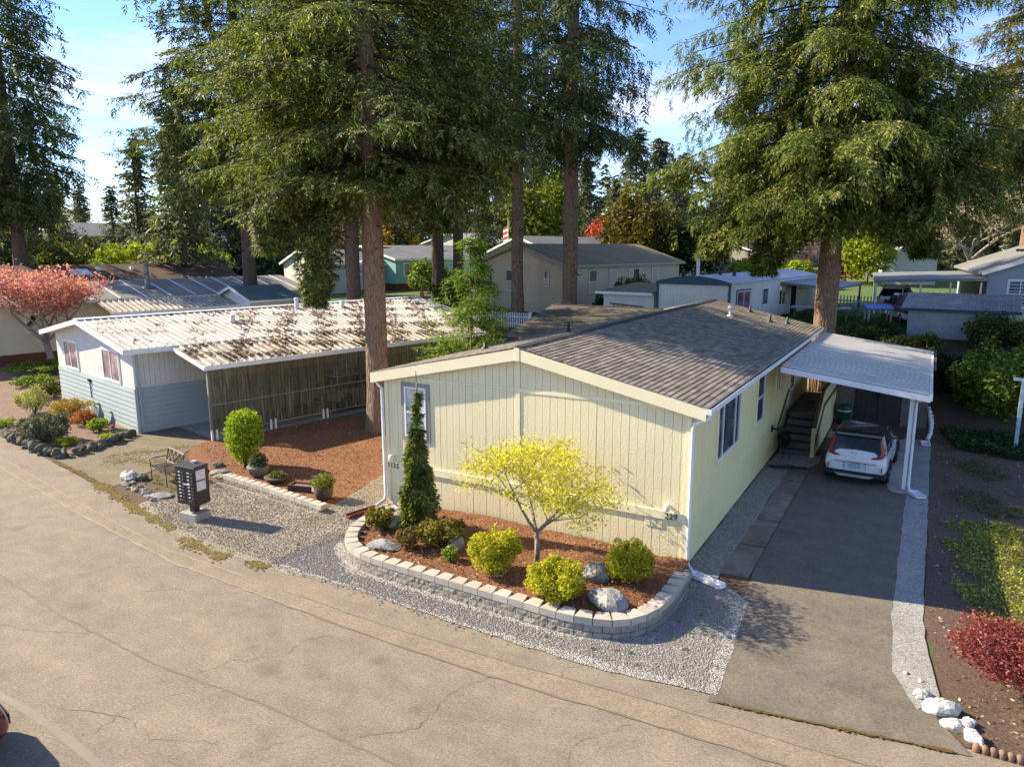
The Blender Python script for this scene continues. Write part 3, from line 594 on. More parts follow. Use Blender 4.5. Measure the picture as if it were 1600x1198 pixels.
# roof extension towards the left yard
m = MB(); x0, x1 = -10.5, -5.4
m.hexa([(x0, 10.1, 3.62), (x1+1.2, 10.1, 3.62), (x1, 14.3, 4.5), (x0, 14.3, 4.5), (x0, 10.1, 3.74), (x1+1.2, 10.1, 3.74), (x1, 14.3, 4.64), (x0, 14.3, 4.64)])
m.hexa([(x0, 14.3, 4.5), (x1, 14.3, 4.5), (x1, 18.1, 3.7), (x0, 18.1, 3.7), (x0, 14.3, 4.64), (x1, 14.3, 4.64), (x1, 18.1, 3.82), (x0, 18.1, 3.82)])
er = m.build('extension_roof', SHOLD, H); m = MB()
for k in range(15):
    y = 10.1+4.2*k/15; z = 3.745+.9*k/15; m.hexa([(x0-.03, y, z-.01), (x1, y, z-.01), (x1, y+.3, z+.055), (x0-.03, y+.3, z+.055), (x0-.03, y, z+.02), (x1, y, z+.02), (x1, y+.3, z+.065), (x0-.03, y+.3, z+.065)])
m.build('shingle_course', SHOLD, er, kind='stuff'); box('extension_ridge', x0, x1, 14.2, 14.4, 4.645, 4.67, RIDGE, er)
box('extension_wall', -10.2, -8.55, 10.5, 17.8, .02, 3.66, CREAMS, H)
# gutter and downspouts
m = MB(); m.box(.365, .37, -.2, 8.0, 3.70, 3.82); m.box(.37, .47, -.2, 8.0, 3.70, 3.71); m.box(.47, .48, -.2, 8.0, 3.70, 3.825); m.box(.365, .48, -.21, -.2, 3.70, 3.825)
m.box(.365, .37, 8.02, HL+.1, 3.70, 3.82); m.box(.37, .47, 8.02, HL+.1, 3.7, 3.71); m.box(.47, .48, 8.02, HL+.1, 3.7, 3.825); gu = m.build('gutter', PIPEW, H)
m = MB()
for i in range(9): m.box(.37, .47, .6+i*1.9, .63+i*1.9, 3.79, 3.8)
m.box(.372, .468, -.19, HL, 3.78, 3.8); m.build('gutter_dark_fill', RIDGE, gu)  # dark strip below the rim, standing in for the gutter's dark inside
MB().tube([(.42, -.1, 3.70), (.40, -.1, 3.6), (.08, -.07, 3.42), (.06, -.06, 3.3), (.06, -.06, .3), (.1, -.1, .18), (.3, -.3, .1)], .042, 8).build('downspout', PIPEW, H, smooth=True)
MB().tube([(-HW-.3, -.1, 3.62), (-HW-.06, -.08, 3.4), (-HW-.06, -.07, .35), (-HW-.06, -.12, .2), (-HW-.12, -.4, .12)], .042, 8).build('downspout', PIPEW, H, smooth=True)
def splash(name, label, x, y, rz, mat, L=.75, w=.24):
    m = MB(); m.box(0, L, -w/2, w/2, 0, .03); m.box(0, L, -w/2, -w/2+.03, .03, .08); m.box(0, L, w/2-.03, w/2, .03, .08); m.box(-.03, 0, -w/2, w/2, 0, .09); m.box(L, L+.03, -w*.4, w*.4, 0, .028)
    m.build(name, mat, None, loc=(x, y, .05), rz=rz, label=label, cat='splash block')
splash('splash_block', 'white plastic splash block below the downspout at the planter end', .28, -.28, R(-22), PIPEW)
splash('splash_block', 'red brown splash channel beside the weeping spruce and house corner', -8.6, -.5, R(-105), MAT('red_brown_plastic', (.2, .07, .04), .6), .9, .22)
splash('splash_block', 'small white splash block at the foot of the carport post', 4.35, 8.35, R(-60), PIPEW, .45, .3)
splash('splash_block', 'white splash block under the bent drain hose beside the shed', 4.6, 14.9, R(-85), PIPEW, .4, .3)
# ---------------------------------------------------------------- carport, deck, shed
CP = thing('carport', 'ribbed pale metal carport roof over the white car', 'carport', (0, 0, 0))
prof = []; 
prof = [(0, 0), (.23, 0), (.25, .075), (.40, .075), (.419, 0)]; m = MB(); n = len(prof)
for x, z in ((.5, 3.56), (4.5, 3.04)):
    m.v += [(x, a, z+h) for a, h in prof]+[(x, a, z+h-.012) for a, h in prof]
for i in range(n-1):
    m.f += [(i, i+1, 2*n+i+1, 2*n+i)[::-1], (n+i, 3*n+i, 3*n+i+1, n+i+1)[::-1], (2*n+i, 2*n+i+1, 3*n+i+1, 3*n+i)[::-1]]; m.mi += [1 if i % 4 == 0 else 0, 0, 0]
pm = m.mesh('roof_panel', [ALU, MAT('dark_pan', (.15, .14, .125), .6, (.10, .093, .083), .8, .4, 20, .15)])  # pan floors coloured darker than the ribs so the ribs stand out
for k in range(24): link('roof_panel', pm, CP, (0, 7.92+k*.42, 0))
m = MB(); m.bar((.49, 7.9, 3.5), (4.56, 7.9, 2.97), .03, .17); m.box(4.51, 4.60, 7.88, 18.02, 2.93, 3.08); m.bar((.49, 18.03, 3.5), (4.56, 18.03, 2.97), .03, .15); m.build('fascia', PIPEW, CP)
m = MB()
for y in (8.7, 13.2, 17.6): m.bar((.5, y, 3.49), (4.5, y, 2.98), .06, .1)
m.build('beam', PIPEW, CP)
for y in (8.62, 13.2): box('post', 4.05, 4.15, y-.05, y+.05, 0, 2.99, PIPEW, CP)
MB().tube([(4.48, 8.3, 2.95), (4.42, 8.35, 2.86), (4.24, 8.55, 2.78), (4.22, 8.56, 2.7), (4.22, 8.56, .2), (4.26, 8.5, .1), (4.4, 8.36, .07)], .04, 8).build('downspout', PIPEW, CP, smooth=True)
MB().lathe([(.36, 0), (.36, .05), (.33, .065)], 16, (4.02, 8.6)).build('footing', CONC, CP)
D = thing('entry_deck', 'grey deck with steps up to the door beneath the carport', 'deck')
for k in range(6):
    y = 10.95+k*.33; z = .2*(k+1); s = box('step', .12, 1.15, y, y+.36, z-.2 if k else .02, z, DECK, D)
    if k: box('tread_mat', .28, 1.0, y+.04, y+.25, z+.001, z+.012, BLACKM, s)
for k in range(11): box('deck_board', .06, 1.18, 12.95+k*.145*2.5, 12.95+(k+1)*.145*2.5-.012, 1.165, 1.2, DECK, D)
m = MB()
for a in (13.0, 15, 16.8): m.box(.1, .2, a, a+.09, 0, 1.16); m.box(1.05, 1.15, a, a+.09, 0, 1.16)
m.build('leg', DECK, D)
m = MB(); pr_ = [(11.05, .02), (16.9, .02), (16.9, 2.0), (13.0, 2.0), (11.05, .95)]
m.v = [(1.17, y, z) for y, z in pr_]+[(1.25, y, z) for y, z in pr_]; m.f = [(0, 1, 2, 3, 4)[::-1], (5, 6, 7, 8, 9)]+[(i, (i+1) % 5, 5+(i+1) % 5, 5+i) for i in range(5)]; m.mi = [0]*7
m.build('side_panel', CREAMS, D)
m = MB(); m.bar((1.21, 11.0, 1.02), (1.21, 13.0, 2.07), .12, .06); m.bar((1.21, 13.0, 2.06), (1.21, 16.9, 2.06), .12, .06); m.build('handrail', WOODB, D)
m = MB(); m.bar((1.275, 11.1, .5), (1.275, 13.0, 1.5), .04, .09); m.bar((1.275, 13, 1.5), (1.275, 16.9, 1.5), .04, .09); m.build('rail_brace', WOODB, D)
box('newel_post', 1.15, 1.27, 10.93, 11.05, .02, 1.05, CREAMS, D)
m = MB(); m.bar((.03, 11.0, 1.0), (.03, 13, 2.05), .04, .06); m.build('wall_rail', WOODB, D)
m = MB(); m.box(.05, 1.2, 16.85, 16.9, 2.0, 2.06)
for k in range(9): m.box(.08+k*.13, .12+k*.13, 16.86, 16.89, 1.2, 2.0)
m.build('back_rail', CREAMS, D)
S = thing('storage_shed', 'grey brown lap-sided shed with dark double doors behind the white car', 'shed')
m = MB(); m.box(1.3, 4.55, 17.04, 20.5, 0, 2.55); m.build('wall', SHEDG, S)
m = MB()
for k in range(17):
    z = .02+k*.148
    for a, b in ((1.26, 1.98), (3.68, 4.58)): m.hexa([(a, 17.0, z), (b, 17.0, z), (b, 17.05, z), (a, 17.05, z), (a, 17.02, z+.145), (b, 17.02, z+.145), (b, 17.05, z+.145), (a, 17.05, z+.145)])
    if z > 2.0: m.hexa([(1.98, 17.0, z), (3.68, 17.0, z), (3.68, 17.05, z), (1.98, 17.05, z), (1.98, 17.02, z+.145), (3.68, 17.02, z+.145), (3.68, 17.05, z+.145), (1.98, 17.05, z+.145)])
    m.hexa([(4.55, 17.05, z), (4.6, 17.05, z), (4.6, 20.5, z), (4.55, 20.5, z), (4.55, 17.05, z+.145), (4.575, 17.05, z+.145), (4.575, 20.5, z+.145), (4.55, 20.5, z+.145)])
m.build('lap_siding', SHEDG, S, kind='stuff')
for a, b in ((2.0, 2.825), (2.84, 3.66)):
    q = box('door', a, b, 16.97, 17.03, .04, 2.0, DOORB, S)
    m = MB()
    for k in range(4): m.box(a+.02+k*.2, a+.195+k*.2, 16.962, 16.971, .06, 1.98)
    m.build('door_plank', DOORB, q); hx = a-.04 if a < 2.5 else b-.06
    for z in (.3, 1.6): box('hinge', hx, hx+.1, 16.95, 16.965, z, z+.08, BLACKM, q)
MB().tube([(2.83+.1*math.cos(t*.524), 16.94, 1.35+.1*math.sin(t*.524)) for t in range(13)], .025, 6).build('door_wreath', BLACKM, S)
m = MB(); m.hexa([(1.1, 16.8, 2.5), (4.75, 16.8, 2.5), (4.75, 20.7, 2.75), (1.1, 20.7, 2.75), (1.1, 16.8, 2.58), (4.75, 16.8, 2.58), (4.75, 20.7, 2.83), (1.1, 20.7, 2.83)]); m.build('roof', SHOLD, S)
GREENP = MAT('green_plastic', (.025, .09, .07), .45, (.02, .07, .055))
t = thing('garbage_can', 'dark green round garbage can against the shed front', 'garbage can', (1.66, 16.55, .024))
MB().lathe([(.2, 0), (.24, .62), (.26, .64), (.26, .68)], 16).build('body', GREENP, t, smooth=True); MB().lathe([(.27, .68), (.27, .74), (.2, .86), (.06, .9)], 16).build('lid', GREENP, t, smooth=True); MB().lathe([(.262, .60), (.268, .615), (.268, .64), (.262, .65)], 16).build('band', WHITE, t)
t = thing('hose_reel', 'round black hose reel standing beside the deck steps', 'hose reel', (.32, 10.55, .024), R(35))
MB().tube([(-.06, 0, .68), (.06, 0, .68)], .24, 18).build('drum', BLACKM, t); MB().tube([(-.1, 0, .68), (-.062, 0, .68)], .3, 18).build('flange', BLACKM, t); MB().tube([(.062, 0, .68), (.1, 0, .68)], .3, 18).build('flange', BLACKM, t)
for a in (-.13, .13): MB().tube([(a, -.25, 0), (a, -.04, .68), (a, .25, 0)], .016, 6).build('leg', BLACKM, t)
MB().tube([(-.13, .0, .68), (-.2, -.1, .4), (-.3, -.1, .2), (-.32, .1, .02)], .013, 6).build('hose', BLACKM, t)
t = thing('wall_bracket', 'black hose bracket fixed to the yellow side wall', 'bracket', (.015, 9.85, 1.15)); box('plate', 0, .02, -.1, .1, -.12, .12, BLACKM, t); box('arm', .02, .5, -.03, .03, -.03, .03, BLACKM, t); MB().tube([(.25, -.09, 0), (.25, .09, 0)], .1, 10).build('hook', BLACKM, t)
t = thing('broom', 'broom leaning on the wall at the top of the steps', 'broom', (.55, 14.8, 1.2)); MB().bar((0, 0, .1), (-.18, .3, 1.5), .03).build('handle', WOODB, t); MB().hexa([(-.18, -.05, 0), (.18, -.05, 0), (.18, .05, 0), (-.18, .05, 0), (-.08, -.03, .2), (.08, -.03, .2), (.08, .03, .2), (-.08, .03, .2)]).build('head', BLACKM, t)
MB().prism([(.62*math.cos(a*.1745-1.5708-1.5708+1.5708), .0+.62*-abs(math.sin(a*.1745))) for a in range(0, 19)], 0, .012).build('door_mat', BLACKM, None, loc=(.68, 10.9, .03), label='black half-round mat at the foot of the deck steps', cat='mat')
MB().prism([(0, 0), (.3, -.12), (1.1, .55), (.95, .75)], 0, .05).build('rubber_ramp', MAT('dark_rubber', (.05, .05, .05), .9), None, loc=(.1, 9.1, .03), rz=R(-20), label='dark rubber edging strip lying on the gravel by the slabs', cat='edging')
t = thing('drain_hose', 'white corrugated drain hose curving down beside the shed corner', 'hose', (4.6, 15.6, 0))
MB().tube([(.02, 1.3, 1.0), (.1, .9, .75), (.16, .4, .5), (.16, 0, .28), (.08, -.4, .12)], .07, 10).build('hose', PIPEW, t, smooth=True)
m = MB()
for k in range(9):
    f = k/8; m.tube([(.02+.5*f*(1-f)+.06*f, 1.3-1.6*f, 1.0-.85*f), (.025+.5*f*(1-f)+.06*f, 1.26-1.6*f, .98-.85*f)], .076, 10)
m.build('rib', PIPEW, t)
# ---------------------------------------------------------------- vehicles
TYRE = MAT('tyre_rubber', (.015, .015, .015), .9); RIM = MAT('alloy_rim', (.25, .25, .26), .35, (.2, .2, .21), 3, .2, 30, 0, .01, .6, .5); CARW = MAT('white_car_paint', (.72, .74, .74), .18, (.70, .72, .72), 1, .05, 20, 0, coat=.6)
CARB = MAT('black_car_roof', (.018, .016, .014), .22, (.03, .026, .02), 2, .1, 20, 0, coat=.5); CARR = MAT('dark_red_car_paint', (.13, .012, .016), .2, (.11, .01, .013), 1, .05, 20, 0, coat=.6); PLAST = MAT('black_bumper', (.02, .02, .021), .6)
SILV = MAT('silver_trim', (.45, .45, .45), .4, None, 2, .1, 20, 0, .01, .3); TAIL = MAT('tail_lamp_red', (.40, .045, .02), .15, (.3, .03, .015), 2, .1, 20, 0, coat=1); LAMP = MAT('clear_headlamp', (.75, .72, .62), .1, None, 2, .1, 20, 0, coat=1); CARG = GLASS('car_glass', (.008, .009, .01), .06); CARG.node_tree.nodes['Principled BSDF'].inputs['Specular IOR Level'].default_value = .4
PLATE = MAT('licence_plate', (.45, .52, .55), .5, (.1, .25, .35), 30, .3)
def wheel(parent, x, y, r=.33, w=.22):
    t = MB(); pr = [(-w/2, r*.66), (-w/2, r*.92), (-w*.38, r), (w*.38, r), (w/2, r*.92), (w/2, r*.66)]; n = 20; b = 0
    for a, rr in pr:
        for k in range(n): t.v.append((a, rr*math.cos(6.2832*k/n), rr*math.sin(6.2832*k/n)))
    for i in range(5):
        for k in range(n): t.f.append((i*n+k, i*n+(k+1) % n, (i+1)*n+(k+1) % n, (i+1)*n+k)); t.mi.append(0)
    wh = t.build('wheel', TYRE, parent, smooth=True, loc=(x, y, r)); m = MB(); s = 1 if x > 0 else -1
    m.tube([(s*w*.30, 0, 0), (s*w*.36, 0, 0)], r*.68, 20)
    for k in range(5): a = k*1.2566; m.bar((s*w*.4, 0, 0), (s*w*.4, r*.62*math.cos(a), r*.62*math.sin(a)), .07, .03, up=(1, 0, 0))
    m.build('rim', RIM, wh); return wh
def car(name, label, loc, rz, paint, roofm, L=4.2, hatch=True, group=None):
    T = thing(name, label, 'car', loc, rz, group); k = L/4.2
    st = [(0.02, .80, .42, .90), (.05, .86, .36, .97), (.3, .895, .30, 1.0), (.8, .90, .24, 1.02), (1.6, .90, .22, 1.0), (2.4, .90, .22, .98), (3.0, .895, .24, .97), (3.5, .88, .27, .93), (3.95, .83, .30, .82), (4.15, .72, .36, .70), (4.2, .55, .42, .60)]
    m = MB(); half = lambda w, zb, zt: [(0, zb), (.8*w, zb), (.96*w, zb+.08), (w, zb+(zt-zb)*.45), (.985*w, zb+(zt-zb)*.72), (.92*w, zt-.02), (.55*w, zt+.02), (0, zt+.03)]
    n = 14
    for y, w, zb, zt in st:
        h = half(w, zb, zt); ring = [(x, z) for x, z in h]+[(-x, z) for x, z in h[-2:0:-1]]
        for x, z in ring: m.v.append((x, (y+(max(0, z-.6)*.12 if y < .4 else 0))*k, z))
    for i in range(len(st)-1):
        for j in range(n): m.f.append((i*n+j, i*n+(j+1) % n, (i+1)*n+(j+1) % n, (i+1)*n+j)[::-1]); m.mi.append(0)
    m.f.append(tuple(range(n))); m.f.append(tuple((len(st)-1)*n+j for j in range(n-1, -1, -1))); m.mi += [0, 0]
    b = m.build('body', paint, T, smooth=True); sub = b.modifiers.new('round', 'SUBSURF'); sub.levels = sub.render_levels = 2
    # cabin: dark glass all round, roof skin, pillars
    def cab(zs):
        o = []
        for z in zs:
            f = (z-.96)/.60; w = .83-.17*f**1.4; o.append((w, (.10+.40*f)*k, (3.15-.95*f)*k, z))
        return o
    lv = cab([.96, 1.15, 1.35, 1.5]); m = MB()
    for w, ya, yb, z in lv: m.v += [(-w*.9, ya, z), (w*.9, ya, z), (w, ya+.25, z), (w, yb-.4, z), (w*.86, yb, z), (-w*.86, yb, z), (-w, yb-.4, z), (-w, ya+.25, z)]
    for i in range(3):
        for j in range(8): m.f.append((i*8+j, i*8+(j+1) % 8, (i+1)*8+(j+1) % 8, (i+1)*8+j)); m.mi.append(0)
    m.build('windows', CARG, T, smooth=False)
    m = MB()
    for z, e in ((1.49, .012), (1.56, .0), (1.595, -.10)):
        w, ya, yb = .665+e, (.36-e)*k, (2.25+e)*k
        if e < 0: ya += .1; yb -= .12; w -= .06
        m.v += [(-w*.92, ya, z-.02), (w*.92, ya, z-.02), (w, ya+.3, z), (w, yb-.35, z), (w*.85, yb, z-.03), (-w*.85, yb, z-.03), (-w, yb-.35, z), (-w, ya+.3, z)]
    for i in range(2):
        for j in range(8): m.f.append((i*8+j, i*8+(j+1) % 8, (i+1)*8+(j+1) % 8, (i+1)*8+j)); m.mi.append(0)
    m.f.append(tuple(range(16, 24))); m.mi.append(0); rf = m.build('roof', roofm, T)
    m = MB()
    for j in range(9): m.box(-.55, .55, (.75+j*.13)*k, (.765+j*.13)*k, 1.588, 1.6)
    m.build('roof_rib', roofm, rf); box('aerial', -.015, .015, .6, .72, 1.59, 1.66, roofm, rf)
    for s in (-1, 1):
        for p, q in (((s*.745, .12*k, .97), (s*.60, .46*k, 1.5)), ((s*.835, 1.55*k, .97), (s*.672, 1.55*k, 1.5)), ((s*.72, 3.14*k, .96), (s*.57, 2.25*k, 1.5))):
            MB().bar(p, q, .06, .05).build('pillar', roofm, T)
        if hatch:   # lamps climb beside the rear glass and turn inwards below it
            m = MB(); P_ = [(.675, .385, 1.42), (.74, .30, 1.25), (.80, .17, 1.06), (.78, .075, .95), (.62, .045, .89), (.45, .035, .875)]
            Q_ = [(.62, .36, 1.42), (.655, .25, 1.25), (.69, .12, 1.08), (.66, .055, .99), (.58, .04, .935), (.45, .03, .91)]
            for i in range(5): m.add([(s*P_[i][0], P_[i][1]*k-.03, P_[i][2]), (s*P_[i+1][0], P_[i+1][1]*k-.03, P_[i+1][2]), (s*Q_[i+1][0], Q_[i+1][1]*k-.045, Q_[i+1][2]), (s*Q_[i][0], Q_[i][1]*k-.045, Q_[i][2])], [(0, 1, 2, 3) if s < 0 else (3, 2, 1, 0)])
            q = m.build('tail_lamp', TAIL, T); q.modifiers.new('t', 'SOLIDIFY').thickness = -.03 if False else .03
        else: box('tail_lamp', s*.62, s*.82, -.02, .05, .78, .95, TAIL, T)
        box('reflector', s*.73, s*.76, -.035, .03, .5, .64, TAIL, T)
        MB().hexa([(s*.50, 4.08*k, .62), (s*.80, 3.93*k, .64), (s*.80, 3.8*k, .66), (s*.5, 3.95*k, .66), (s*.52, 4.03*k, .78), (s*.83, 3.78*k, .80), (s*.80, 3.7*k, .82), (s*.5, 3.9*k, .82)]).build('headlight', LAMP, T)
        mr = MB().hexa([(s*.9, 2.62*k, .98), (s*1.08, 2.66*k, .98), (s*1.08, 2.78*k, 1.0), (s*.9, 2.8*k, 1.0), (s*.9, 2.63*k, 1.12), (s*1.06, 2.66*k, 1.11), (s*1.06, 2.76*k, 1.1), (s*.9, 2.78*k, 1.1)]).build('mirror', roofm, T); MB().bar((s*.82, 2.72*k, .98), (s*.94, 2.72*k, 1.02), .05).build('mirror_arm', roofm, mr)
        for y in (.75*k, 3.38*k):
            wheel(T, s*.80, y); m = MB(); m.tube([(s*.895, y+.41*math.cos(a*.35), .33+.41*math.sin(a*.35)) for a in range(10)], .04, 6); m.build('wheel_arch', PLAST, T)
        m = MB()
        for yy in (1.35, 2.45): m.box(s*.897, s*.903, yy*k, (yy+.008)*k, .35, .95)
        m.box(s*.9, s*.915, 1.5*k, 1.7*k, .86, .89); m.box(s*.9, s*.915, 2.6*k-.15, 2.6*k, .86, .89); m.build('door_handle', PLAST, T)
    m = MB(); m.hexa([(-.87, -.03, .26), (.87, -.03, .26), (.87, .35, .26), (-.87, .35, .26), (-.87, -.02, .43), (.87, -.02, .43), (.88, .35, .46), (-.88, .35, .46)]); bp = m.build('rear_bumper', PLAST, T); bp.modifiers.new('b', 'BEVEL').width = .04
    MB().hexa([(-.42, -.055, .27), (.42, -.055, .27), (.42, 0, .27), (-.42, 0, .27), (-.56, -.055, .345), (.56, -.055, .345), (.56, 0, .345), (-.56, 0, .345)]).build('skid_plate', SILV, bp)
    box('licence_plate', -.155, .155, -.04, .0, .56, .71, PLATE, T)
    if hatch:
        m = MB(); pts = [(-.60, .99), (-.52, .93), (-.3, .895), (0, .885), (.3, .895), (.52, .93), (.60, .99), (.5, 1.06), (0, 1.085), (-.5, 1.06)]
        m.v = [(x, .02+(z-.88)*.62-.02, z) for x, z in pts]+[(x, .02+(z-.88)*.62+.04, z) for x, z in pts]; n2 = len(pts); m.f = [tuple(range(n2))]+[(i, n2+i, n2+(i+1) % n2, (i+1) % n2) for i in range(n2)]; m.mi = [0]*(n2+1)
        hp = m.build('tailgate_panel', paint, T); text('badge', 'KIA', (-.13, .045, .965), .12, SILV, hp, (R(58), 0, 0), .004)
    m = MB(); m.box(-.6, .6, -.005, .03, .715, .72); m.box(-.3, -.295, -.01, .03, .50, .72); m.box(.295, .3, -.01, .03, .50, .72); m.build('tailgate_seam', PLAST, T)
    box('grille', -.45, .45, 4.16*k, 4.23*k, .42, .58, PLAST, T)
    return T
car('parked_car', 'white hatchback with black roof parked under the carport', (2.74, 8.40, .018), R(-2.5), CARW, CARB)
car('parked_car', 'dark red car nosing into the bottom corner of the picture', (-7.9, -15.05, .012), R(-9), CARR, CARR, 4.4, False)
# ---------------------------------------------------------------- block planter
BLOCK = MAT('split_face_block', (.40, .37, .31), .92, (.28, .26, .22), 9, .6, 28, 1.0, .05, rnd=.35); CAPM = MAT('concrete_cap', (.50, .45, .37), .9, (.41, .37, .31), 5, .3, 45, .3, .01, rnd=.3)
def resample(pts, step):
    o = [pts[0]]; acc = 0
    for a, b in zip(pts, pts[1:]):
        L = math.hypot(b[0]-a[0], b[1]-a[1]); d = step-acc
        while d <= L: o.append((a[0]+(b[0]-a[0])*d/L, a[1]+(b[1]-a[1])*d/L)); d += step
        acc = (acc+L) % step
    return o
def smooth_path(p, it=2):
    for _ in range(it): p = [p[0]]+[q for a, b in zip(p, p[1:]) for q in ((a[0]*.75+b[0]*.25, a[1]*.75+b[1]*.25), (a[0]*.25+b[0]*.75, a[1]*.25+b[1]*.75))]+[p[-1]]
    return p
def block_wall(T, path, courses, z0, hh, depth, step):
    for c in range(courses):
        P = resample(path, step); off = c % 2
        if off: P = [path[0]]+[((a[0]+b[0])/2, (a[1]+b[1])/2) for a, b in zip(P, P[1:])]+[path[-1]]
        for a, b in zip(P, P[1:]):
            dx, dy = b[0]-a[0], b[1]-a[1]; L = math.hypot(dx, dy)
            if L < .06: continue
            ux, uy = dx/L, dy/L; nx_, ny_ = uy, -ux; g = .006; back = .05*random.random(); cap = c == courses-1
            if cap:   # caps: trapezoids with notches between them
                a0 = (a[0]+ux*g, a[1]+uy*g); b0 = (b[0]-ux*g, b[1]-uy*g); q = .05*L/.3; o = .02
                poly = [(a0[0]+nx_*o, a0[1]+ny_*o), (b0[0]+nx_*o, b0[1]+ny_*o), (b0[0]-nx_*depth-ux*q, b0[1]-ny_*depth-uy*q), (a0[0]-nx_*depth+ux*q, a0[1]-ny_*depth+uy*q)]
                zz = z0+c*hh; m = MB().prism(poly, zz+.004, zz+hh+random.uniform(-.004, .004)); o_ = m.build('cap_block', CAPM, T)
            else:     # rough split face
                nn = 5; zz = z0+c*hh; m = MB(); sb = .012*(courses-1-c)
                for jz in range(3):
                    for i in range(nn+1):
                        s = i/nn; e = sb+(random.uniform(-.006, .014) if 0 < i < nn and jz == 1 else random.uniform(-.008, .003)); x = a[0]+ux*(g+(L-2*g)*s)+nx_*e; y = a[1]+uy*(g+(L-2*g)*s)+ny_*e; m.v.append((x, y, zz+.003+(hh-.006)*jz/2))
                for jz in range(2):
                    for i in range(nn): k_ = jz*(nn+1)+i; m.f.append((k_, k_+1, k_+nn+2, k_+nn+1)); m.mi.append(0)
                base = len(m.v); m.v += [(a[0]+ux*g-nx_*depth*.8, a[1]+uy*g-ny_*depth*.8, zz+.003), (b[0]-ux*g-nx_*depth*.8, b[1]-uy*g-ny_*depth*.8, zz+.003), (a[0]+ux*g-nx_*depth*.8, a[1]+uy*g-ny_*depth*.8, zz+hh-.003), (b[0]-ux*g-nx_*depth*.8, b[1]-uy*g-ny_*depth*.8, zz+hh-.003)]
                t0 = 2*(nn+1); m.f += [tuple(range(t0, t0+nn+1))+(base+3, base+2), (0, t0//2, t0, base+2, base), (nn, base+1, base+3, t0+nn, t0//2+nn)]; m.mi += [0]*3
                m.build('wall_block', BLOCK, T)
PL = thing('planter_wall', 'curved tan concrete block planter wall in front of the yellow home', 'retaining wall')
path = smooth_path([(-7.7, -.75), (-7.95, -1.6), (-7.72, -2.55), (-7.2, -3.3), (-6.35, -3.68), (-5.2, -3.72), (-2.4, -3.80), (-1.1, -3.86), (-.15, -3.6), (.3, -2.9), (.38, -1.9), (.32, -.6)])
block_wall(PL, path, 3, -.02, .145, .27, .36)
inner = resample(path, .3); cxm, cym = -3.8, -1.6
bed = [(x+(.12 if x < -7 else -.12 if x > -.3 else 0), y+(.12 if y < -2.8 else 0)) for x, y in inner]+[(.28, -.06), (-7.6, -.06)]
def mound(name, poly, z, mat, amp=.05, kind='structure'):
    rng = random.Random(3); m = MB(); minx, maxx = min(p[0] for p in poly), max(p[0] for p in poly); miny, maxy = min(p[1] for p in poly), max(p[1] for p in poly)
    def inside(x, y):
        c = False
        for (xa, ya), (xb, yb) in zip(poly, poly[1:]+poly[:1]):
            if (ya > y) != (yb > y) and x < (xb-xa)*(y-ya)/(yb-ya)+xa: c = not c
        return c
    st = .12; nxx = int((maxx-minx)/st)+2; nyy = int((maxy-miny)/st)+2; idx = {}
    for j in range(nyy):
        for i in range(nxx):
            x, y = minx+i*st, miny+j*st
            if inside(x, y): idx[i, j] = len(m.v); m.v.append((x, y, z+amp*(math.sin(x*2.1)+math.sin(y*2.7+x))*.5+rng.uniform(-.012, .012)))
    for (i, j) in idx:
        if all(k in idx for k in ((i+1, j), (i+1, j+1), (i, j+1))): m.f.append((idx[i, j], idx[i+1, j], idx[i+1, j+1], idx[i, j+1])); m.mi.append(0)
    return m.build(name, mat, smooth=True, kind=kind)
mound('planter_mulch', bed, .33, MULCH)
# low edging wall in the mulch yard
LW = thing('edging_wall', 'low one-course block edging wall between mulch yard and gravel', 'edging')
block_wall(LW, [(-14.45, -.85), (-12.5, -1.05), (-9.75, -1.42)], 2, -.06, .14, .24, .31)
ROCK = MAT('grey_rock', (.36, .35, .33), .9, (.2, .2, .2), 3, .6, 14, .9, .05); ROCKO = MAT('ochre_rock', (.36, .30, .22), .9, (.22, .19, .15), 3, .6, 14, .9, .05); WROCK = MAT('white_painted_stone', (.56, .55, .51), .85, (.38, .36, .31), 5, .6, 14, .8, .03); DROCK = MAT('dark_mossy_rock', (.13, .125, .11), .95, (.2, .2, .1), 2.5, .7, 12, 1.0, .06, rnd=.5)
def rock(label, x, y, z, sx, sy, sz, mat, seed, rz=0, group=None, name='rock'): return link(name, rock_mesh(seed, sx, sy, sz, mat, 16, .14 if mat is WROCK or sx < .15 else .04), None, (x, y, z), rz, label=label, cat='rock', group=group)
rock('flat pale grey rock at the round planter end', -6.3, -2.95, .31, .42, .26, .16, ROCK, 3, .3); rock('upright pale rock beside the dark gold shrub', -4.75, -2.2, .31, .2, .22, .42, ROCK, 5)
rock('grey rock between the trunk and the end shrub', -1.35, -1.95, .31, .38, .28, .32, ROCK, 8, .4); rock('largest grey rock near the planter curve', -.68, -2.95, .31, .5, .34, .36, ROCK, 11, -.2); rock('large ochre rock left of the weeping spruce', -6.85, -1.7, .31, .5, .4, .42, ROCKO, 14, .6)
rock('pale flat stone at the house corner beside the red brown channel', -8.0, -.72, .1, .55, .35, .2, ROCKO, 17, .2); rock('second pale flat stone against the house corner base', -7.55, -.35, .2, .5, .3, .2, ROCKO, 19, -.1)
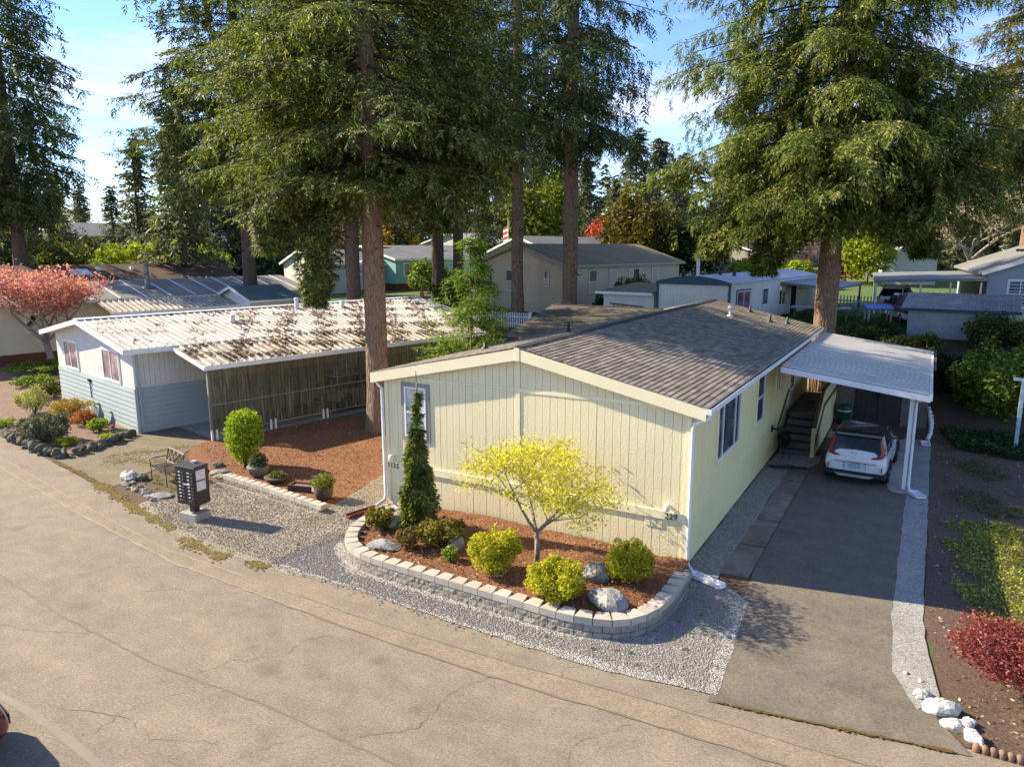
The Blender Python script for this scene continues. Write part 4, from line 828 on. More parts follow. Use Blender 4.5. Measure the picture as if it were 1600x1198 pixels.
# planting in the bed
SPR = LEAF('weeping_spruce_needles', (.06, .10, .03), (.15, .185, .04), (.22, .23, .06), .35, 2.5)
t = thing('weeping_spruce', 'narrow weeping spruce in front of the taupe-trimmed window', 'tree', (-6.25, -1.6, .3))
MB().tube([(0, 0, -.1), (.03, 0, 1.2), (-.03, .02, 2.6), (.02, 0, 3.7), (.0, 0, 4.0)], [.07, .06, .04, .018, .008], 7).build('trunk', GREYBARK, t)
rng = np.random.default_rng(5); C = []; Dd = []; Sz = []
lob = [(rng.uniform(0, 6.28), rng.uniform(.1, 2.3), rng.uniform(.5, 1.0)) for _ in range(18)]
for i in range(640):
    f = rng.random()**.9; z = .15+2.3*f; a = rng.uniform(0, 6.28); l = rng.uniform(.3, .75)
    bump_ = max([q*math.exp(-((z-zz)/.26)**2)*max(0, math.cos(a-aa))**2 for aa, zz, q in lob]); rr = (.46*(1-f)**.5+.06)*(.42+.9*bump_)
    if i > 618: z = rng.uniform(2.4, 3.5); rr = .10*(3.9-z); l = .22
    for k in range(8):
        q = k/7; r_ = rr*(.2+.8*min(1, q*1.8)); C.append((math.cos(a)*r_+.05*math.sin(z*2.2), math.sin(a)*r_, z+.14*math.sin(q*2.6)*min(1, l*2)-l*q*q*.85)); Dd.append((math.cos(a)*.5*(1-q), math.sin(a)*.5*(1-q), -.4-q)); Sz.append(.12*rng.uniform(.7, 1.4))
C, Dd, Sz = np.array(C), np.array(Dd), np.array(Sz); C[:, 2] = np.maximum(C[:, 2], .05); Dq, Aq, Bq_ = rot_basis(Dd); outq = []
for k in range(5):
    an = (k-2)*.5+rng.normal(0, .25, len(C)); ti = rng.normal(0, .5, len(C)); dd = Dq*np.cos(an)[:, None]+Aq*np.sin(an)[:, None]+Bq_*ti[:, None]; ww = np.cross(dd, Bq_); ww /= np.linalg.norm(ww, axis=1, keepdims=True)+1e-6
    mid = C+dd*(Sz*.5)[:, None]; outq.append(np.stack([C, mid+ww*(Sz*.16)[:, None], C+dd*Sz[:, None], mid-ww*(Sz*.16)[:, None]], 1))
link('crown', soup('weeping_spruce_needles', np.concatenate(outq), 4, SPR), t)
LIMEL = LEAF('yellow_maple_leaves', (.66, .59, .045), (.78, .69, .08), (.55, .56, .06), .5, 1.5)
leafy_tree('ornamental_maple', 'small maple with yellow new leaves in the planter', -2.75, -2.0, .3, .78, 1.06, .06, 3, 3, None, 22, .036, .2, LIMEL, 21, GREYBARK, spread=.92, up=.1, jit=.15, short=.74)
GOLD = LEAF('gold_green_shrub_leaves', (.30, .33, .025), (.55, .52, .04), (.68, .6, .06), .45, 3); DGOLD = LEAF('dark_gold_leaves', (.09, .10, .02), (.24, .2, .03), (.36, .26, .04), .35, 3); BROWNL = LEAF('brown_green_leaves', (.13, .09, .03), (.2, .14, .04), (.16, .15, .03), .3, 4); FRESH = LEAF('fresh_green_leaves', (.2, .27, .03), (.33, .38, .05), None, .4, 4)
brng = random.Random(4)
shrub('round_shrub', 'bushy yellow-green shrub in the planter middle, left of the maple trunk', -3.35, -2.85, .31, bush_blobs(brng, .62, .95, 9), 9500, .03, GOLD, 1); shrub('round_shrub', 'broad yellow shrub at the wall in front of the maple trunk', -1.7, -3.15, .31, bush_blobs(brng, .64, .7, 9), 9000, .03, GOLD, 2); shrub('round_shrub', 'dense green-gold shrub nearest the house number 229', -.72, -1.75, .31, bush_blobs(brng, .58, .78, 9), 8500, .03, GOLD, 3)
shrub('dark_shrub', 'dark gold-tipped low shrub right of the weeping spruce', -5.2, -2.15, .31, bush_blobs(brng, .62, .62, 9), 3600, .045, DGOLD, 4, lay=.35); shrub('dark_shrub', 'small dark gold shrub at the left end of the planter', -7.15, -2.0, .31, bush_blobs(brng, .46, .5, 7), 2200, .045, DGOLD, 5, lay=.35)
shrub('sparse_shrub', 'sparse brownish shrub at the foot of the weeping spruce', -5.75, -2.75, .31, bush_blobs(brng, .36, .55, 6), 900, .04, BROWNL, 6, lay=.2); shrub('small_plant', 'small bright green seedling plant in the planter mulch', -4.5, -2.8, .31, bush_blobs(brng, .2, .36, 5), 500, .045, FRESH, 7, cat='plant', lay=.2)
# mulch yard: lime shrub, pots, flag
LIMES = LEAF('lime_leaves', (.22, .34, .02), (.34, .46, .03), (.45, .5, .05), .4, 3)
shrub('lime_shrub', 'tall bright lime green shrub at the mulch yard corner', -15.0, .5, .0, [(0, 0, 1.1, .62, .62, .75), (.05, 0, 1.5, .55, .55, .5), (-.1, .05, .65, .45, .45, .5), (.2, -.1, 1.25, .5, .5, .5), (-.25, .1, 1.3, .5, .5, .5)], 9000, .05, LIMES, 8, lay=.6)
POTC = MAT('grey_stone_pot', (.24, .21, .17), .85, (.17, .15, .12), 3); POTB = MAT('brown_pot', (.12, .075, .05), .8, (.08, .05, .035), 3)
GRN = LEAF('pot_green', (.08, .12, .03), (.2, .25, .05), None, .3, 4)
def pot(name, label, x, y, prof, mat, pr_, ph, leaf, n, size, seed):
    t = thing(name, label, 'planter pot', (x, y, .016)); MB().lathe(prof, 18).build('pot', mat, t, smooth=True); top = prof[-1][1]; MB().lathe([(prof[-1][0]*.93, top-.05), (prof[-1][0]*.9, top-.02)], 18).build('soil', SOIL, t)
    if n: link('plant', soup(name+'_leaves', leaves_in(np.random.default_rng(seed), [(0, 0, top+ph*.35, pr_, pr_, ph*.6), (.08, .05, top+ph*.5, pr_*.6, pr_*.6, ph*.5)], n, size, .2), 4, leaf), t)
pot('round_pot', 'round grey pot with a bushy plant beside the lime shrub', -13.9, .05, [(.2, 0), (.3, .12), (.34, .28), (.36, .32), (.33, .33)], POTC, .3, .42, LEAF('dull_green', (.06, .08, .03), (.13, .15, .06), None, .3, 4), 1000, .045, 31); pot('bowl_pot', 'shallow brown bowl pot with low green plants', -12.9, -.12, [(.2, 0), (.33, .1), (.38, .18), (.35, .19)], POTB, .26, .16, GRN, 500, .04, 32)
pot('barrel_pot', 'wooden half-barrel pot with a yellow-green plant', -10.5, -.55, [(.2, 0), (.26, .15), (.28, .36), (.26, .37)], POTB, .36, .4, LEAF('barrel_plant', (.2, .22, .03), (.32, .33, .05), None, .35, 5), 1500, .04, 33)
t = thing('trough', 'square brown planting trough beside the small flag', 'planter pot', (-11.6, -.3, .016), .25); m = MB()
for a in ((-.4, .4, -.18, -.14), (-.4, .4, .14, .18), (-.4, -.36, -.14, .14), (.36, .4, -.14, .14)): m.box(*a, 0, .2)
m.build('sides', POTB, t); box('soil', -.36, .36, -.14, .14, 0, .15, SOIL, t)
t = thing('small_flag', 'small striped flag on a stick between trough and barrel', 'flag', (-11.0, -.42, .016)); MB().tube([(0, 0, 0), (.02, 0, .6)], .008, 6).build('stick', WOODB, t)
FR, FWH, FB = MAT('flag_red', (.5, .05, .06), .8), MAT('flag_white', (.75, .72, .7), .8), MAT('flag_blue', (.04, .06, .25), .8)
for k in range(7): m = MB(); m.add([(.0-.03*k*.4, -.01, .6-.0), (-.02+.02*(k-3)*1.6, -.02-.01*(k % 2), .1), (.035+.02*(k-3)*1.6, -.02-.01*(k % 2), .1), (.03+.012*(k-3), -.01, .6)], [(0, 1, 2, 3)]); m.build('stripe', FR if k % 2 == 0 else FWH, t)
box('canton', -.03, .05, -.035, -.025, .42, .6, FB, t)
# ---------------------------------------------------------------- mailbox cluster, bench, stones round the bench
MBX = thing('mailbox_cluster', 'black cluster mailbox on a concrete block beside the road', 'mailbox', (-12.45, -3.38, .012), R(4)); MBX.scale = (.88, .88, .92)
box('concrete_base', -.33, .33, -.3, .3, -.05, .22, CONC, MBX); box('pedestal', -.1, .1, -.1, .1, .22, .52, BLACKM, MBX); cab_ = box('cabinet', -.40, .40, -.26, .26, .5, 1.62, BLACKM, MBX); MB().hexa([(-.42, -.28, 1.621), (.42, -.28, 1.621), (.42, .28, 1.621), (-.42, .28, 1.621), (-.40, -.26, 1.66), (.40, -.26, 1.66), (.40, .26, 1.66), (-.40, .26, 1.66)]).build('lid', MAT('dark_grey_lid', (.05, .055, .06), .5), cab_)
box('lid_block', -.12, .06, .05, .2, 1.661, 1.72, CONC, cab_)
for c in range(2):
    for r_ in range(8):
        x0 = -.37+c*.375; z0 = 1.505-r_*.103 if r_ < 4 else 1.49-r_*.103; q = box('mail_door', x0, x0+.36, -.272, -.261, z0-.09, z0, BLACKM, MBX); box('number_label', x0+.1, x0+.18, -.275, -.2725, z0-.055, z0-.02, WHITE, q); MB().tube([(x0+.28, -.273, z0-.05), (x0+.28, -.282, z0-.05)], .016, 8).build('lock', SILV, q)
    q = box('parcel_door', -.37+c*.375, -.01+c*.375, -.272, -.261, .53, .70-.0, BLACKM, MBX)
    for e in (.12, .2): MB().tube([(-.37+c*.375+e, -.273, .63), (-.37+c*.375+e, -.282, .63)], .02, 8).build('lock', SILV, q)
box('outgoing_slot', -.08, .2, -.284, -.2735, 1.105, 1.135, WHITE, MBX)
NOTE = MAT('printed_notice', (.75, .74, .74), .7, (.6, .45, .47), 9, .3)
for z0, z1 in ((1.25, 1.54), (.93, 1.21)): box('notice', .401, .404, -.2, .14, z0, z1, NOTE, MBX)
BEN = thing('garden_bench', 'dark metal garden bench behind the mailbox by the drive', 'bench', (-15.95, -1.75, .016), R(-14))
BMET = MAT('bronze_metal', (.035, .028, .022), .5, (.06, .045, .035), 6)
for k in range(6): box('seat_slat', -.6, .6, -.24+k*.082, -.185+k*.082, .425, .44, BMET, BEN)
m = MB()
for a in (-.6, .6): MB().tube([(a, -.24, 0), (a, -.24, .43), (a, .23, .43), (a, .34, .9)], .017, 6).build('frame', BMET, BEN)
for s in (-.6, .6):
    MB().tube([(s, -.24, .42), (s, -.26, .64), (s, -.1, .67), (s, .28, .66)], .016, 6).build('arm', BMET, BEN); MB().tube([(s, .24, .43), (s, .3, 0)], .017, 6).build('leg', BMET, BEN)
m = MB(); m.tube([(-.6, .34, .9), (-.2, .35, .92), (.2, .35, .92), (.6, .34, .9)], .017, 6); m.tube([(-.6, .25, .52), (.6, .25, .52)], .014, 6)
for k in range(4):
    a, b = -.6+k*.3, -.3+k*.3; m.tube([(a, .25, .52), (b, .34, .9)], .011, 5); m.tube([(b, .25, .52), (a, .34, .9)], .011, 5); m.tube([(b, .25, .52), (b, .34, .9)], .011, 5)
m.build('backrest', BMET, BEN)
brk = random.Random(9)
rock('large white boulder at the head of the bench stone row', -17.15, -2.2, 0, .34, .26, .28, WROCK, 41); rock('dark round cobble next to the white boulder', -16.75, -2.05, 0, .24, .2, .24, DROCK, 42)
for i in range(26):
    f = i/25; rock('pebble in the row edging the bench bed', -17.0+2.3*f+brk.uniform(-.2, .2), -2.45-.55*f+brk.uniform(-.16, .16), 0, brk.uniform(.07, .14), brk.uniform(.06, .11), brk.uniform(.06, .12), ROCKO if i % 3 else ROCK, 50+i, brk.uniform(0, 3), 'pebbles edging the bench bed', 'edging_pebble')
rock('flat grey slab stone at the near end of the bench row', -14.85, -2.8, 0, .42, .25, .13, ROCK, 80, .5); rock('flat tan slab stone beside the mailbox side of the bench', -14.2, -2.35, 0, .4, .22, .1, ROCKO, 81, -.3); rock('dark flat stone behind the bench at the mulch edge', -15.9, .1, 0, .32, .22, .16, DROCK, 82); rock('pale slab stone at the mulch edge behind the mailbox', -15.2, -.35, 0, .38, .2, .12, ROCK, 83, .7); rock('second pale slab stone at the mulch edge nearest the bench arm', -14.75, -.65, 0, .3, .2, .12, ROCKO, 84, .2)
# white stones and scalloped edging by the red maple
for i, (x, y, a, b, c) in enumerate([(4.75, -2.75, .2, .13, .14), (5.02, -3.05, .34, .22, .26), (5.18, -3.42, .2, .14, .17), (5.33, -3.33, .16, .12, .16), (5.38, -3.18, .12, .1, .12), (5.42, -3.6, .22, .14, .2), (4.5, -2.15, .07, .05, .06), (4.72, -2.28, .09, .05, .05)]):
    a, b, c = a*.85, b*.85, c*.85; rock(['first white stone of the row at the drive edge', 'largest white painted stone of the row', 'long white stone below the largest one', 'white stone in the middle of the row', 'smallest white stone of the row against the largest', 'last white stone of the row near the scalloped edging', 'tiny white pebble on the pale gravel border', 'second white pebble on the pale gravel border'][i], x, y, .012, a, b, c, WROCK, 90+i, .5-i*.3)
ED = thing('scalloped_edging', 'low scalloped terracotta edging along the red maple bed', 'edging'); TERR = MAT('terracotta', (.25, .15, .10), .85, (.24, .14, .09), 4, .4, 30, .3, .01, rnd=.3)
for i in range(26): x = 5.45+i*.105; MB().lathe([(.05, -.05), (.05, .1), (.03, .13)], 10, (x, -3.84+.02*i*.12)).build('edging_peg', TERR, ED, smooth=True)
# ---------------------------------------------------------------- neighbour's home on the left
WSID = MAT('white_siding', (.66, .65, .60), .6, (.60, .59, .54), 1.2, .2, 30, .15); BLUES = MAT('pale_blue_siding', (.37, .43, .43), .6, (.33, .39, .39), 1, .2, 30, .15); WROOF = MAT('white_metal_roof', (.66, .62, .56), .5, (.50, .45, .38), .7, .5, 20, .2, .02, streak=.35); OLDP = MAT('stained_metal_roof', (.60, .55, .47), .55, (.30, .24, .17), 1.4, .7, 18, .3, .02, streak=.5)
LITTER = LEAF('fallen_needles', (.22, .13, .07), (.32, .2, .11), None, .1, 2)
def fiberglass():
    m, t, b = nodes('yellowed_fiberglass'); st = ramp(t, noise(t, pos(t, (6, 6, .35)), 2.2, 5), [(.3, (.05, .042, .025)), (.52, (.16, .14, .085)), (.74, (.42, .38, .26))]); t.links.new(st, b.inputs['Base Color']); b.inputs['Roughness'].default_value = .35
    tr = N(t, 'ShaderNodeBsdfTransparent'); tr.inputs['Color'].default_value = (.75, .7, .5, 1); ms = N(t, 'ShaderNodeMixShader'); t.links.new(ramp(t, noise(t, pos(t, (3, 3, .5)), 1.5, 4), [(.35, .3), (.7, .78)]), ms.inputs[0]); t.links.new(b.outputs[0], ms.inputs[1]); t.links.new(tr.outputs[0], ms.inputs[2]); t.links.new(ms.outputs[0], t.nodes['Material Output'].inputs['Surface']); return m
FIBER = fiberglass()
def rib_panel(w, run, mat, rib=.045, nr=1, rw=.07):
    """metal roof sheet: runs along x (0..run, falling with z given by the two ends), width w along y"""
    def make(xa, za, xb, zb):
        pr_ = []; st = w/nr
        for k in range(nr): b = k*st; pr_ += [(b, 0), (b+st-rw, 0), (b+st-rw*.75, rib), (b+st-rw*.25, rib)]
        pr_.append((w, 0)); m = MB(); n = len(pr_)
        for x, z in ((xa, za), (xb, zb)): m.v += [(x, a, z+h) for a, h in pr_]+[(x, a, z+h-.015) for a, h in pr_]
        for i in range(n-1): m.f += [(i, i+1, 2*n+i+1, 2*n+i), (n+i, 3*n+i, 3*n+i+1, n+i+1), (2*n+i, 2*n+i+1, 3*n+i+1, 3*n+i), (i, n+i, n+i+1, i+1)]; m.mi += [0]*4
        return m.mesh('roof_panel', mat)
    return make
LR = R(-12.3)
LH = thing('neighbour_home', 'white and pale blue mobile home with white ribbed roof', 'mobile home', (-22.29, 1.51, 0), LR)
LW_, LL = 8.9, 18.0
def lrt(u): return 4.25-.167*abs(u+4.35)
m = MB(); m.hexa([(-LW_, .04, 0), (-4.35, .04, 0), (-4.35, LL, 0), (-LW_, LL, 0), (-LW_, .04, lrt(-LW_)-.1), (-4.35, .04, 4.13), (-4.35, LL, 4.13), (-LW_, LL, lrt(-LW_)-.1)]); m.hexa([(-4.35, .04, 0), (-.04, .04, 0), (-.04, LL, 0), (-4.35, LL, 0), (-4.35, .04, 4.13), (-.04, .04, lrt(0)-.1), (-.04, LL, lrt(0)-.1), (-4.35, LL, 4.13)]); m.build('wall', WSID, LH)
m = MB()
for i in range(44):
    a, b = -LW_+i*.2022+.006, -LW_+(i+1)*.2022-.006; m.hexa([(a, 0, 1.78), (b, 0, 1.78), (b, .045, 1.78), (a, .045, 1.78), (a, 0, lrt(a)-.11), (b, 0, lrt(b)-.11), (b, .045, lrt(b)-.11), (a, .045, lrt(a)-.11)])
for i in range(88): m.box(-.045, .0, i*.2+.005, i*.2+.195, 1.85, lrt(0)-.12)
m.build('vertical_siding', WSID, LH, kind='stuff')
for i in range(9):
    z = .02+i*.197
    MB().hexa([(-LW_-.02, -.035, z), (.02, -.035, z), (.02, .03, z), (-LW_-.02, .03, z), (-LW_-.02, -.008, z+.19), (.02, -.008, z+.19), (.02, .03, z+.19), (-LW_-.02, .03, z+.19)]).build('lap_board', BLUES, LH)
    MB().hexa([(-.03, .0, z), (.045, .0, z), (.045, LL, z), (-.03, LL, z), (-.03, .0, z+.19), (.018, .0, z+.19), (.018, LL, z+.19), (-.03, LL, z+.19)]).build('lap_board', BLUES, LH)
box('corner_board', -.05, .06, -.05, .06, 0, 1.79, BLUES, LH); box('downspout', .05, .12, .1, .17, .05, 3.4, BLUES, LH)
window(LH, 'x', -7.8, -6.1, 1.85, 3.08, -.005, vs=(-7.0,), trim=WHITE, tw=.06, glass=GLASS('mauve_glass', (.13, .09, .11), .08)); window(LH, 'x', -3.1, -1.35, 1.85, 3.12, -.005, vs=(-2.25,), trim=WHITE, tw=.06, glass=GLASS('mauve_glass2', (.15, .10, .12), .08))
window(LH, 'y', 2.6, 3.6, 2.5, 3.0, .004, fm=GREYT)
t = MB().box(-4.95, -4.75, -.1, -.01, 1.5, 1.62).build('wall_tap', BLACKM, LH); MB().tube([(-4.8, -.06, 1.5), (-4.8, -.05, 1.1), (-4.78, -.06, .8)], .02, 6).build('pipe', BLACKM, t)
m = MB()
for sg in (-1, 1):
    e = -4.35+sg*4.95
    p = [(-4.35, -.5, 4.11), (e, -.5, lrt(e)-.14), (e, LL+.3, lrt(e)-.14), (-4.35, LL+.3, 4.11), (-4.35, -.5, 4.23), (e, -.5, lrt(e)-.02), (e, LL+.3, lrt(e)-.02), (-4.35, LL+.3, 4.23)]; m.hexa(p if sg > 0 else [p[1], p[0], p[3], p[2], p[5], p[4], p[7], p[6]])
lroof = m.build('roof', WSID, LH)
mk = rib_panel(.616, 1, WROOF, .035, 2, .06); pa = mk(-4.35, 4.24, .62, lrt(.62)-.008); pb = mk(-9.32, lrt(-9.32)-.008, -4.35, 4.24)
for k in range(30): link('roof_panel', pa, lroof, (0, -.5+k*.617, 0)); link('roof_panel', pb, lroof, (0, -.5+k*.617, 0))
m = MB(); m.hexa([(-4.55, -.52, 4.24), (-4.35, -.52, 4.275), (-4.35, LL+.3, 4.275), (-4.55, LL+.3, 4.24), (-4.55, -.52, 4.262), (-4.35, -.52, 4.31), (-4.35, LL+.3, 4.31), (-4.55, LL+.3, 4.262)]); m.hexa([(-4.35, -.52, 4.275), (-4.15, -.52, 4.24), (-4.15, LL+.3, 4.24), (-4.35, LL+.3, 4.275), (-4.35, -.52, 4.31), (-4.15, -.52, 4.262), (-4.15, LL+.3, 4.262), (-4.35, LL+.3, 4.31)]); m.build('ridge_cap', PIPEW, lroof)
m = MB(); m.bar((-4.35, -.52, 4.16), (.64, -.52, lrt(.62)-.08), .04, .2); m.bar((-4.35, -.52, 4.16), (-9.34, -.52, lrt(.62)-.08), .04, .2); m.box(.625, .66, -.5, LL+.3, lrt(.62)-.2, lrt(.62)+.0); m.build('fascia', PIPEW, lroof)
for u, v, h in ((-3.6, 9.5, .45), (-3.3, 10.8, .3), (-3.2, 12, .25), (-2.0, 5.2, .25)): MB().lathe([(.12, lrt(u)), (.1, lrt(u)+h), (.14, lrt(u)+h+.02), (.1, lrt(u)+h+.1)], 10, (u, v)).build('roof_vent', PIPEW, lroof)
# its carport: stained ribbed roof, fiberglass wall sheets
NC = thing('neighbour_carport', 'stained ribbed carport roof with yellowed fiberglass wall beside the white home', 'carport', (-22.29, 1.51, 0), LR)
mk = rib_panel(.34, 1, OLDP, .07, 1, .12); pa = mk(.66, 3.36, 3.3, 2.86)
for k in range(44): link('roof_panel', pa, NC, (0, 1.3+k*.341, 0))
m = MB(); m.box(3.28, 3.36, 1.28, 16.3, 2.72, 2.90); m.bar((.66, 1.28, 3.29), (3.32, 1.28, 2.79), .05, .14); m.build('fascia', PIPEW, NC)
for k in range(7): v = 1.5+k*2.45; box('post', 3.0, 3.1, v-.05, v+.05, 0, 2.75, GREYT, NC); box('post_foot', 3.22, 3.29, v-.14, v-.08, 0, .42, WHITE, NC); box('post_foot', 3.22, 3.29, v+.06, v+.12, 0, .42, WHITE, NC)
m = MB()
for z in (.26, 1.35): m.box(3.252, 3.27, 1.5, 16.2, z, z+.04)
m.build('rail', MAT('dull_rail', (.3, .28, .22), .8), NC)
m = MB(); n = 34
for k in range(n+1):
    m.v += [(.03*math.sin(k*1.5708*1.0), k*1.23/n, .24), (.03*math.sin(k*1.5708), k*1.23/n, 2.72)]
m.f = [(2*k, 2*k+2, 2*k+3, 2*k+1) for k in range(n)]; m.mi = [0]*n; fm = m.mesh('wall_sheet', FIBER)
for k in range(12): link('wall_sheet', fm, NC, (3.215, 1.45+k*1.225, 0))
sheet('neighbour_carport_floor', [(-22.29+u*.977+v*.213, 1.51-u*.213+v*.977) for u, v in ((.05, 1.5), (3.4, 1.5), (3.4, 16.5), (.05, 16.5))], .02, CONC)
car('parked_car', 'pale car half seen through the fiberglass carport wall', (-19.0, 8.2, .02), LR, MAT('beige_car_paint', (.5, .46, .4), .25, None, 1, .05, 20, 0, coat=.5), MAT('beige_car_roof', (.5, .46, .4), .25, None, 1, .05, 20, 0), 4.3, False)
# needle litter on both white roofs: nobody could count it
rng = np.random.default_rng(17); P = []
for n_, ua, ub, fz, vs_ in ((2600, -4.2, .6, lambda u: lrt(u)+.02, (5, 18)), (300, -4.2, .6, lambda u: lrt(u)+.02, (-.3, 5)), (4200, .75, 3.25, lambda u: 3.375-(u-.66)*.19+.02, (1.4, 16.2))):
    u = rng.uniform(ua, ub, n_); v = rng.uniform(*vs_, n_); cl = np.sin(v*3.1+u*2)+np.sin(v*1.3-u*3.7)+rng.normal(0, .5, n_); k = cl > .15; u, v = u[k], v[k]
    P.append(np.stack([u*.977+v*.213-22.29, -u*.213+v*.977+1.51, np.array([fz(q) for q in u])+rng.uniform(0, .035, len(u))], 1))
P = np.concatenate(P); n_ = len(P); th = rng.uniform(0, 6.28, n_); A = np.stack([np.cos(th), np.sin(th), rng.normal(0, .2, n_)], 1)*rng.uniform(.05, .15, n_)[:, None]; B = np.stack([-np.sin(th), np.cos(th), rng.normal(0, .2, n_)], 1)*rng.uniform(.02, .05, n_)[:, None]
link('needle_litter', soup('needle_litter', np.stack([P-A-B, P+A-B, P+A+B, P-A+B], 1), 4, LITTER), label='fallen brown needles lying on the white ribbed roofs', cat='litter', kind='stuff')

# ---------------------------------------------------------------- homes further back
def home(name, label, o, deg, Wd, L, he, hr, wall, roofm, wins=(), swins=(), oh=.35, front_oh=.3, trim=None, cat='mobile home', skirt=None, ridge_along='v', door=None):
    """gabled home: right front corner at o, front runs to the left, depth behind; wins on the front, swins on the right side"""
    t = thing(name, label, cat, o, R(-deg)); c = -Wd/2; sl = (hr-he)/(Wd/2); m = MB()
    m.hexa([(-Wd, 0, -1), (c, 0, -1), (c, L, -1), (-Wd, L, -1), (-Wd, 0, he), (c, 0, hr), (c, L, hr), (-Wd, L, he)]); m.hexa([(c, 0, -1), (0, 0, -1), (0, L, -1), (c, L, -1), (c, 0, hr), (0, 0, he), (0, L, he), (c, L, hr)]); m.build('wall', wall, t)
    m = MB(); ze = he-oh*sl
    m.hexa([(c, -front_oh, hr+.01), (oh, -front_oh, ze+.01), (oh, L+.3, ze+.01), (c, L+.3, hr+.01), (c, -front_oh, hr+.15), (oh, -front_oh, ze+.15), (oh, L+.3, ze+.15), (c, L+.3, hr+.15)])
    m.hexa([(-Wd-oh, -front_oh, ze+.01), (c, -front_oh, hr+.01), (c, L+.3, hr+.01), (-Wd-oh, L+.3, ze+.01), (-Wd-oh, -front_oh, ze+.15), (c, -front_oh, hr+.15), (c, L+.3, hr+.15), (-Wd-oh, L+.3, ze+.15)]); rf = m.build('roof', roofm, t)
    m = MB(); m.bar((c, -front_oh-.02, hr+.06), (oh, -front_oh-.02, ze+.06), .035, .2); m.bar((c, -front_oh-.02, hr+.06), (-Wd-oh, -front_oh-.02, ze+.06), .035, .2); m.box(oh+.001, oh+.06, -front_oh, L+.3, ze-.02, ze+.13); m.build('fascia', trim or WHITE, rf)
    for a, b, z0, z1, vs, hs in wins: window(t, 'x', a, b, z0, z1, -.004, vs, hs, trim=trim or WHITE, tw=.07)
    for a, b, z0, z1, vs, hs in swins: window(t, 'y', a, b, z0, z1, .004, vs, hs, trim=trim or WHITE, tw=.07)
    if skirt: m = MB(); m.box(-Wd-.02, .02, -.02, .0, -1, .7); m.box(.0, .025, 0, L, -1, .7); m.build('skirting', skirt, t)
    if door: d_ = box('door', 0, .05, door, door+.9, .5, 2.5, WHITE, t); box('door_window', .051, .06, door+.15, door+.75, 1.4, 2.35, GL, d_)
    return t, rf
CREAMW = MAT('cream_siding', (.60, .56, .42), .65, (.54, .5, .37), 1, .2, 30, .15); REDW = MAT('red_brown_skirting', (.16, .055, .03), .8, (.11, .04, .025), 2, .4, 20, .3); FELT = MAT('mossy_felt_roof', (.20, .19, .165), .9, (.32, .30, .26), .35, .5, 20, .3, .02); BROOF = MAT('dark_brown_roof', (.075, .05, .035), .95, (.15, .09, .05), .5, .6, 20, .4, .02)
t, rf = home('long_home', 'cream long home with mossy felt roof behind the pink tree', (-45.9, 2.0, 0), 12.3, 8.5, 27, 3.75, 4.7, CREAMW, FELT, swins=[(7, 8.8, 2.0, 3.1, (7.9,), ()), (20.6, 23, 2.2, 3.0, (21.4, 22.2), ())], skirt=REDW, trim=WSID)
m = MB()
for k in range(16): v = .6+k*1.7; m.hexa([(-4.2, v, 4.862), (.33, v, 3.85), (.33, v+.14, 3.85), (-4.2, v+.14, 4.862), (-4.2, v, 4.885), (.33, v, 3.873), (.33, v+.14, 3.873), (-4.2, v+.14, 4.885)])
m.build('roof_seam', PIPEW, rf)
MB().lathe([(.5, 4.35), (.25, 4.5), (.2, 4.75), (.16, 4.8), (.16, 6.0), (.2, 6.02), (.2, 6.15)], 14, (-2.2, 15.4)).build('chimney', MAT('sooty_metal', (.12, .12, .12), .5, (.3, .3, .3), 2, .3, 20, .1, .01, .4), rf)
mk = rib_panel(.36, 1, OLDP, .08, 1, .14); pa = mk(.3, 3.72, 2.9, 3.1); AW = thing('awning', 'ribbed awning on the side of the cream long home', 'awning', (-45.9, 2.0, 0), R(-12.3))
for k in range(24): link('roof_panel', pa, AW, (0, 11.0+k*.361, 0))
for v in (11.3, 15.3, 19.3): box('post', 2.75, 2.85, v, v+.1, 0, 3.1, WSID, AW)
box('fascia', 2.9, 2.96, 10.98, 19.7, 2.98, 3.14, PIPEW, AW)
t, rf = home('dark_roofed_home', 'home with dark brown mossy roof and skylight behind the long cream home', (-57.5, 10.5, 0), 14, 9, 22, 4.2, 5.6, CREAMW, BROOF, trim=GREYT); MB().hexa([(-3.2, 8.6, 5.28), (-1.9, 8.6, 4.9), (-1.9, 10.1, 4.9), (-3.2, 10.1, 5.28), (-3.2, 8.6, 5.4), (-1.9, 8.6, 5.02), (-1.9, 10.1, 5.02), (-3.2, 10.1, 5.4)]).build('skylight', PIPEW, rf)
for v in (10.8, 13.5): box('roof_vent', -3.3, -2.9, v, v+.3, 5.2, 5.52, PIPEW, rf)
mk2 = rib_panel(.36, 1, OLDP, .08, 1, .14)(.3, 4.0, 2.6, 3.5); AW2 = thing('awning', 'ribbed awning on the side of the dark-roofed home', 'awning', (-57.5, 10.5, 0), R(-14))
for k in range(36): link('roof_panel', mk2, AW2, (0, 5+k*.361, 0))
for v in (5.2, 11.0, 17.0): box('post', 2.45, 2.53, v, v+.08, 0, 3.5, WSID, AW2)
BGREY = MAT('slate_blue_siding', (.10, .15, .18), .7, (.08, .12, .15), 1); GROOF = MAT('grey_roof', (.2, .2, .2), .9, (.15, .15, .15), .6, .4, 20, .2)
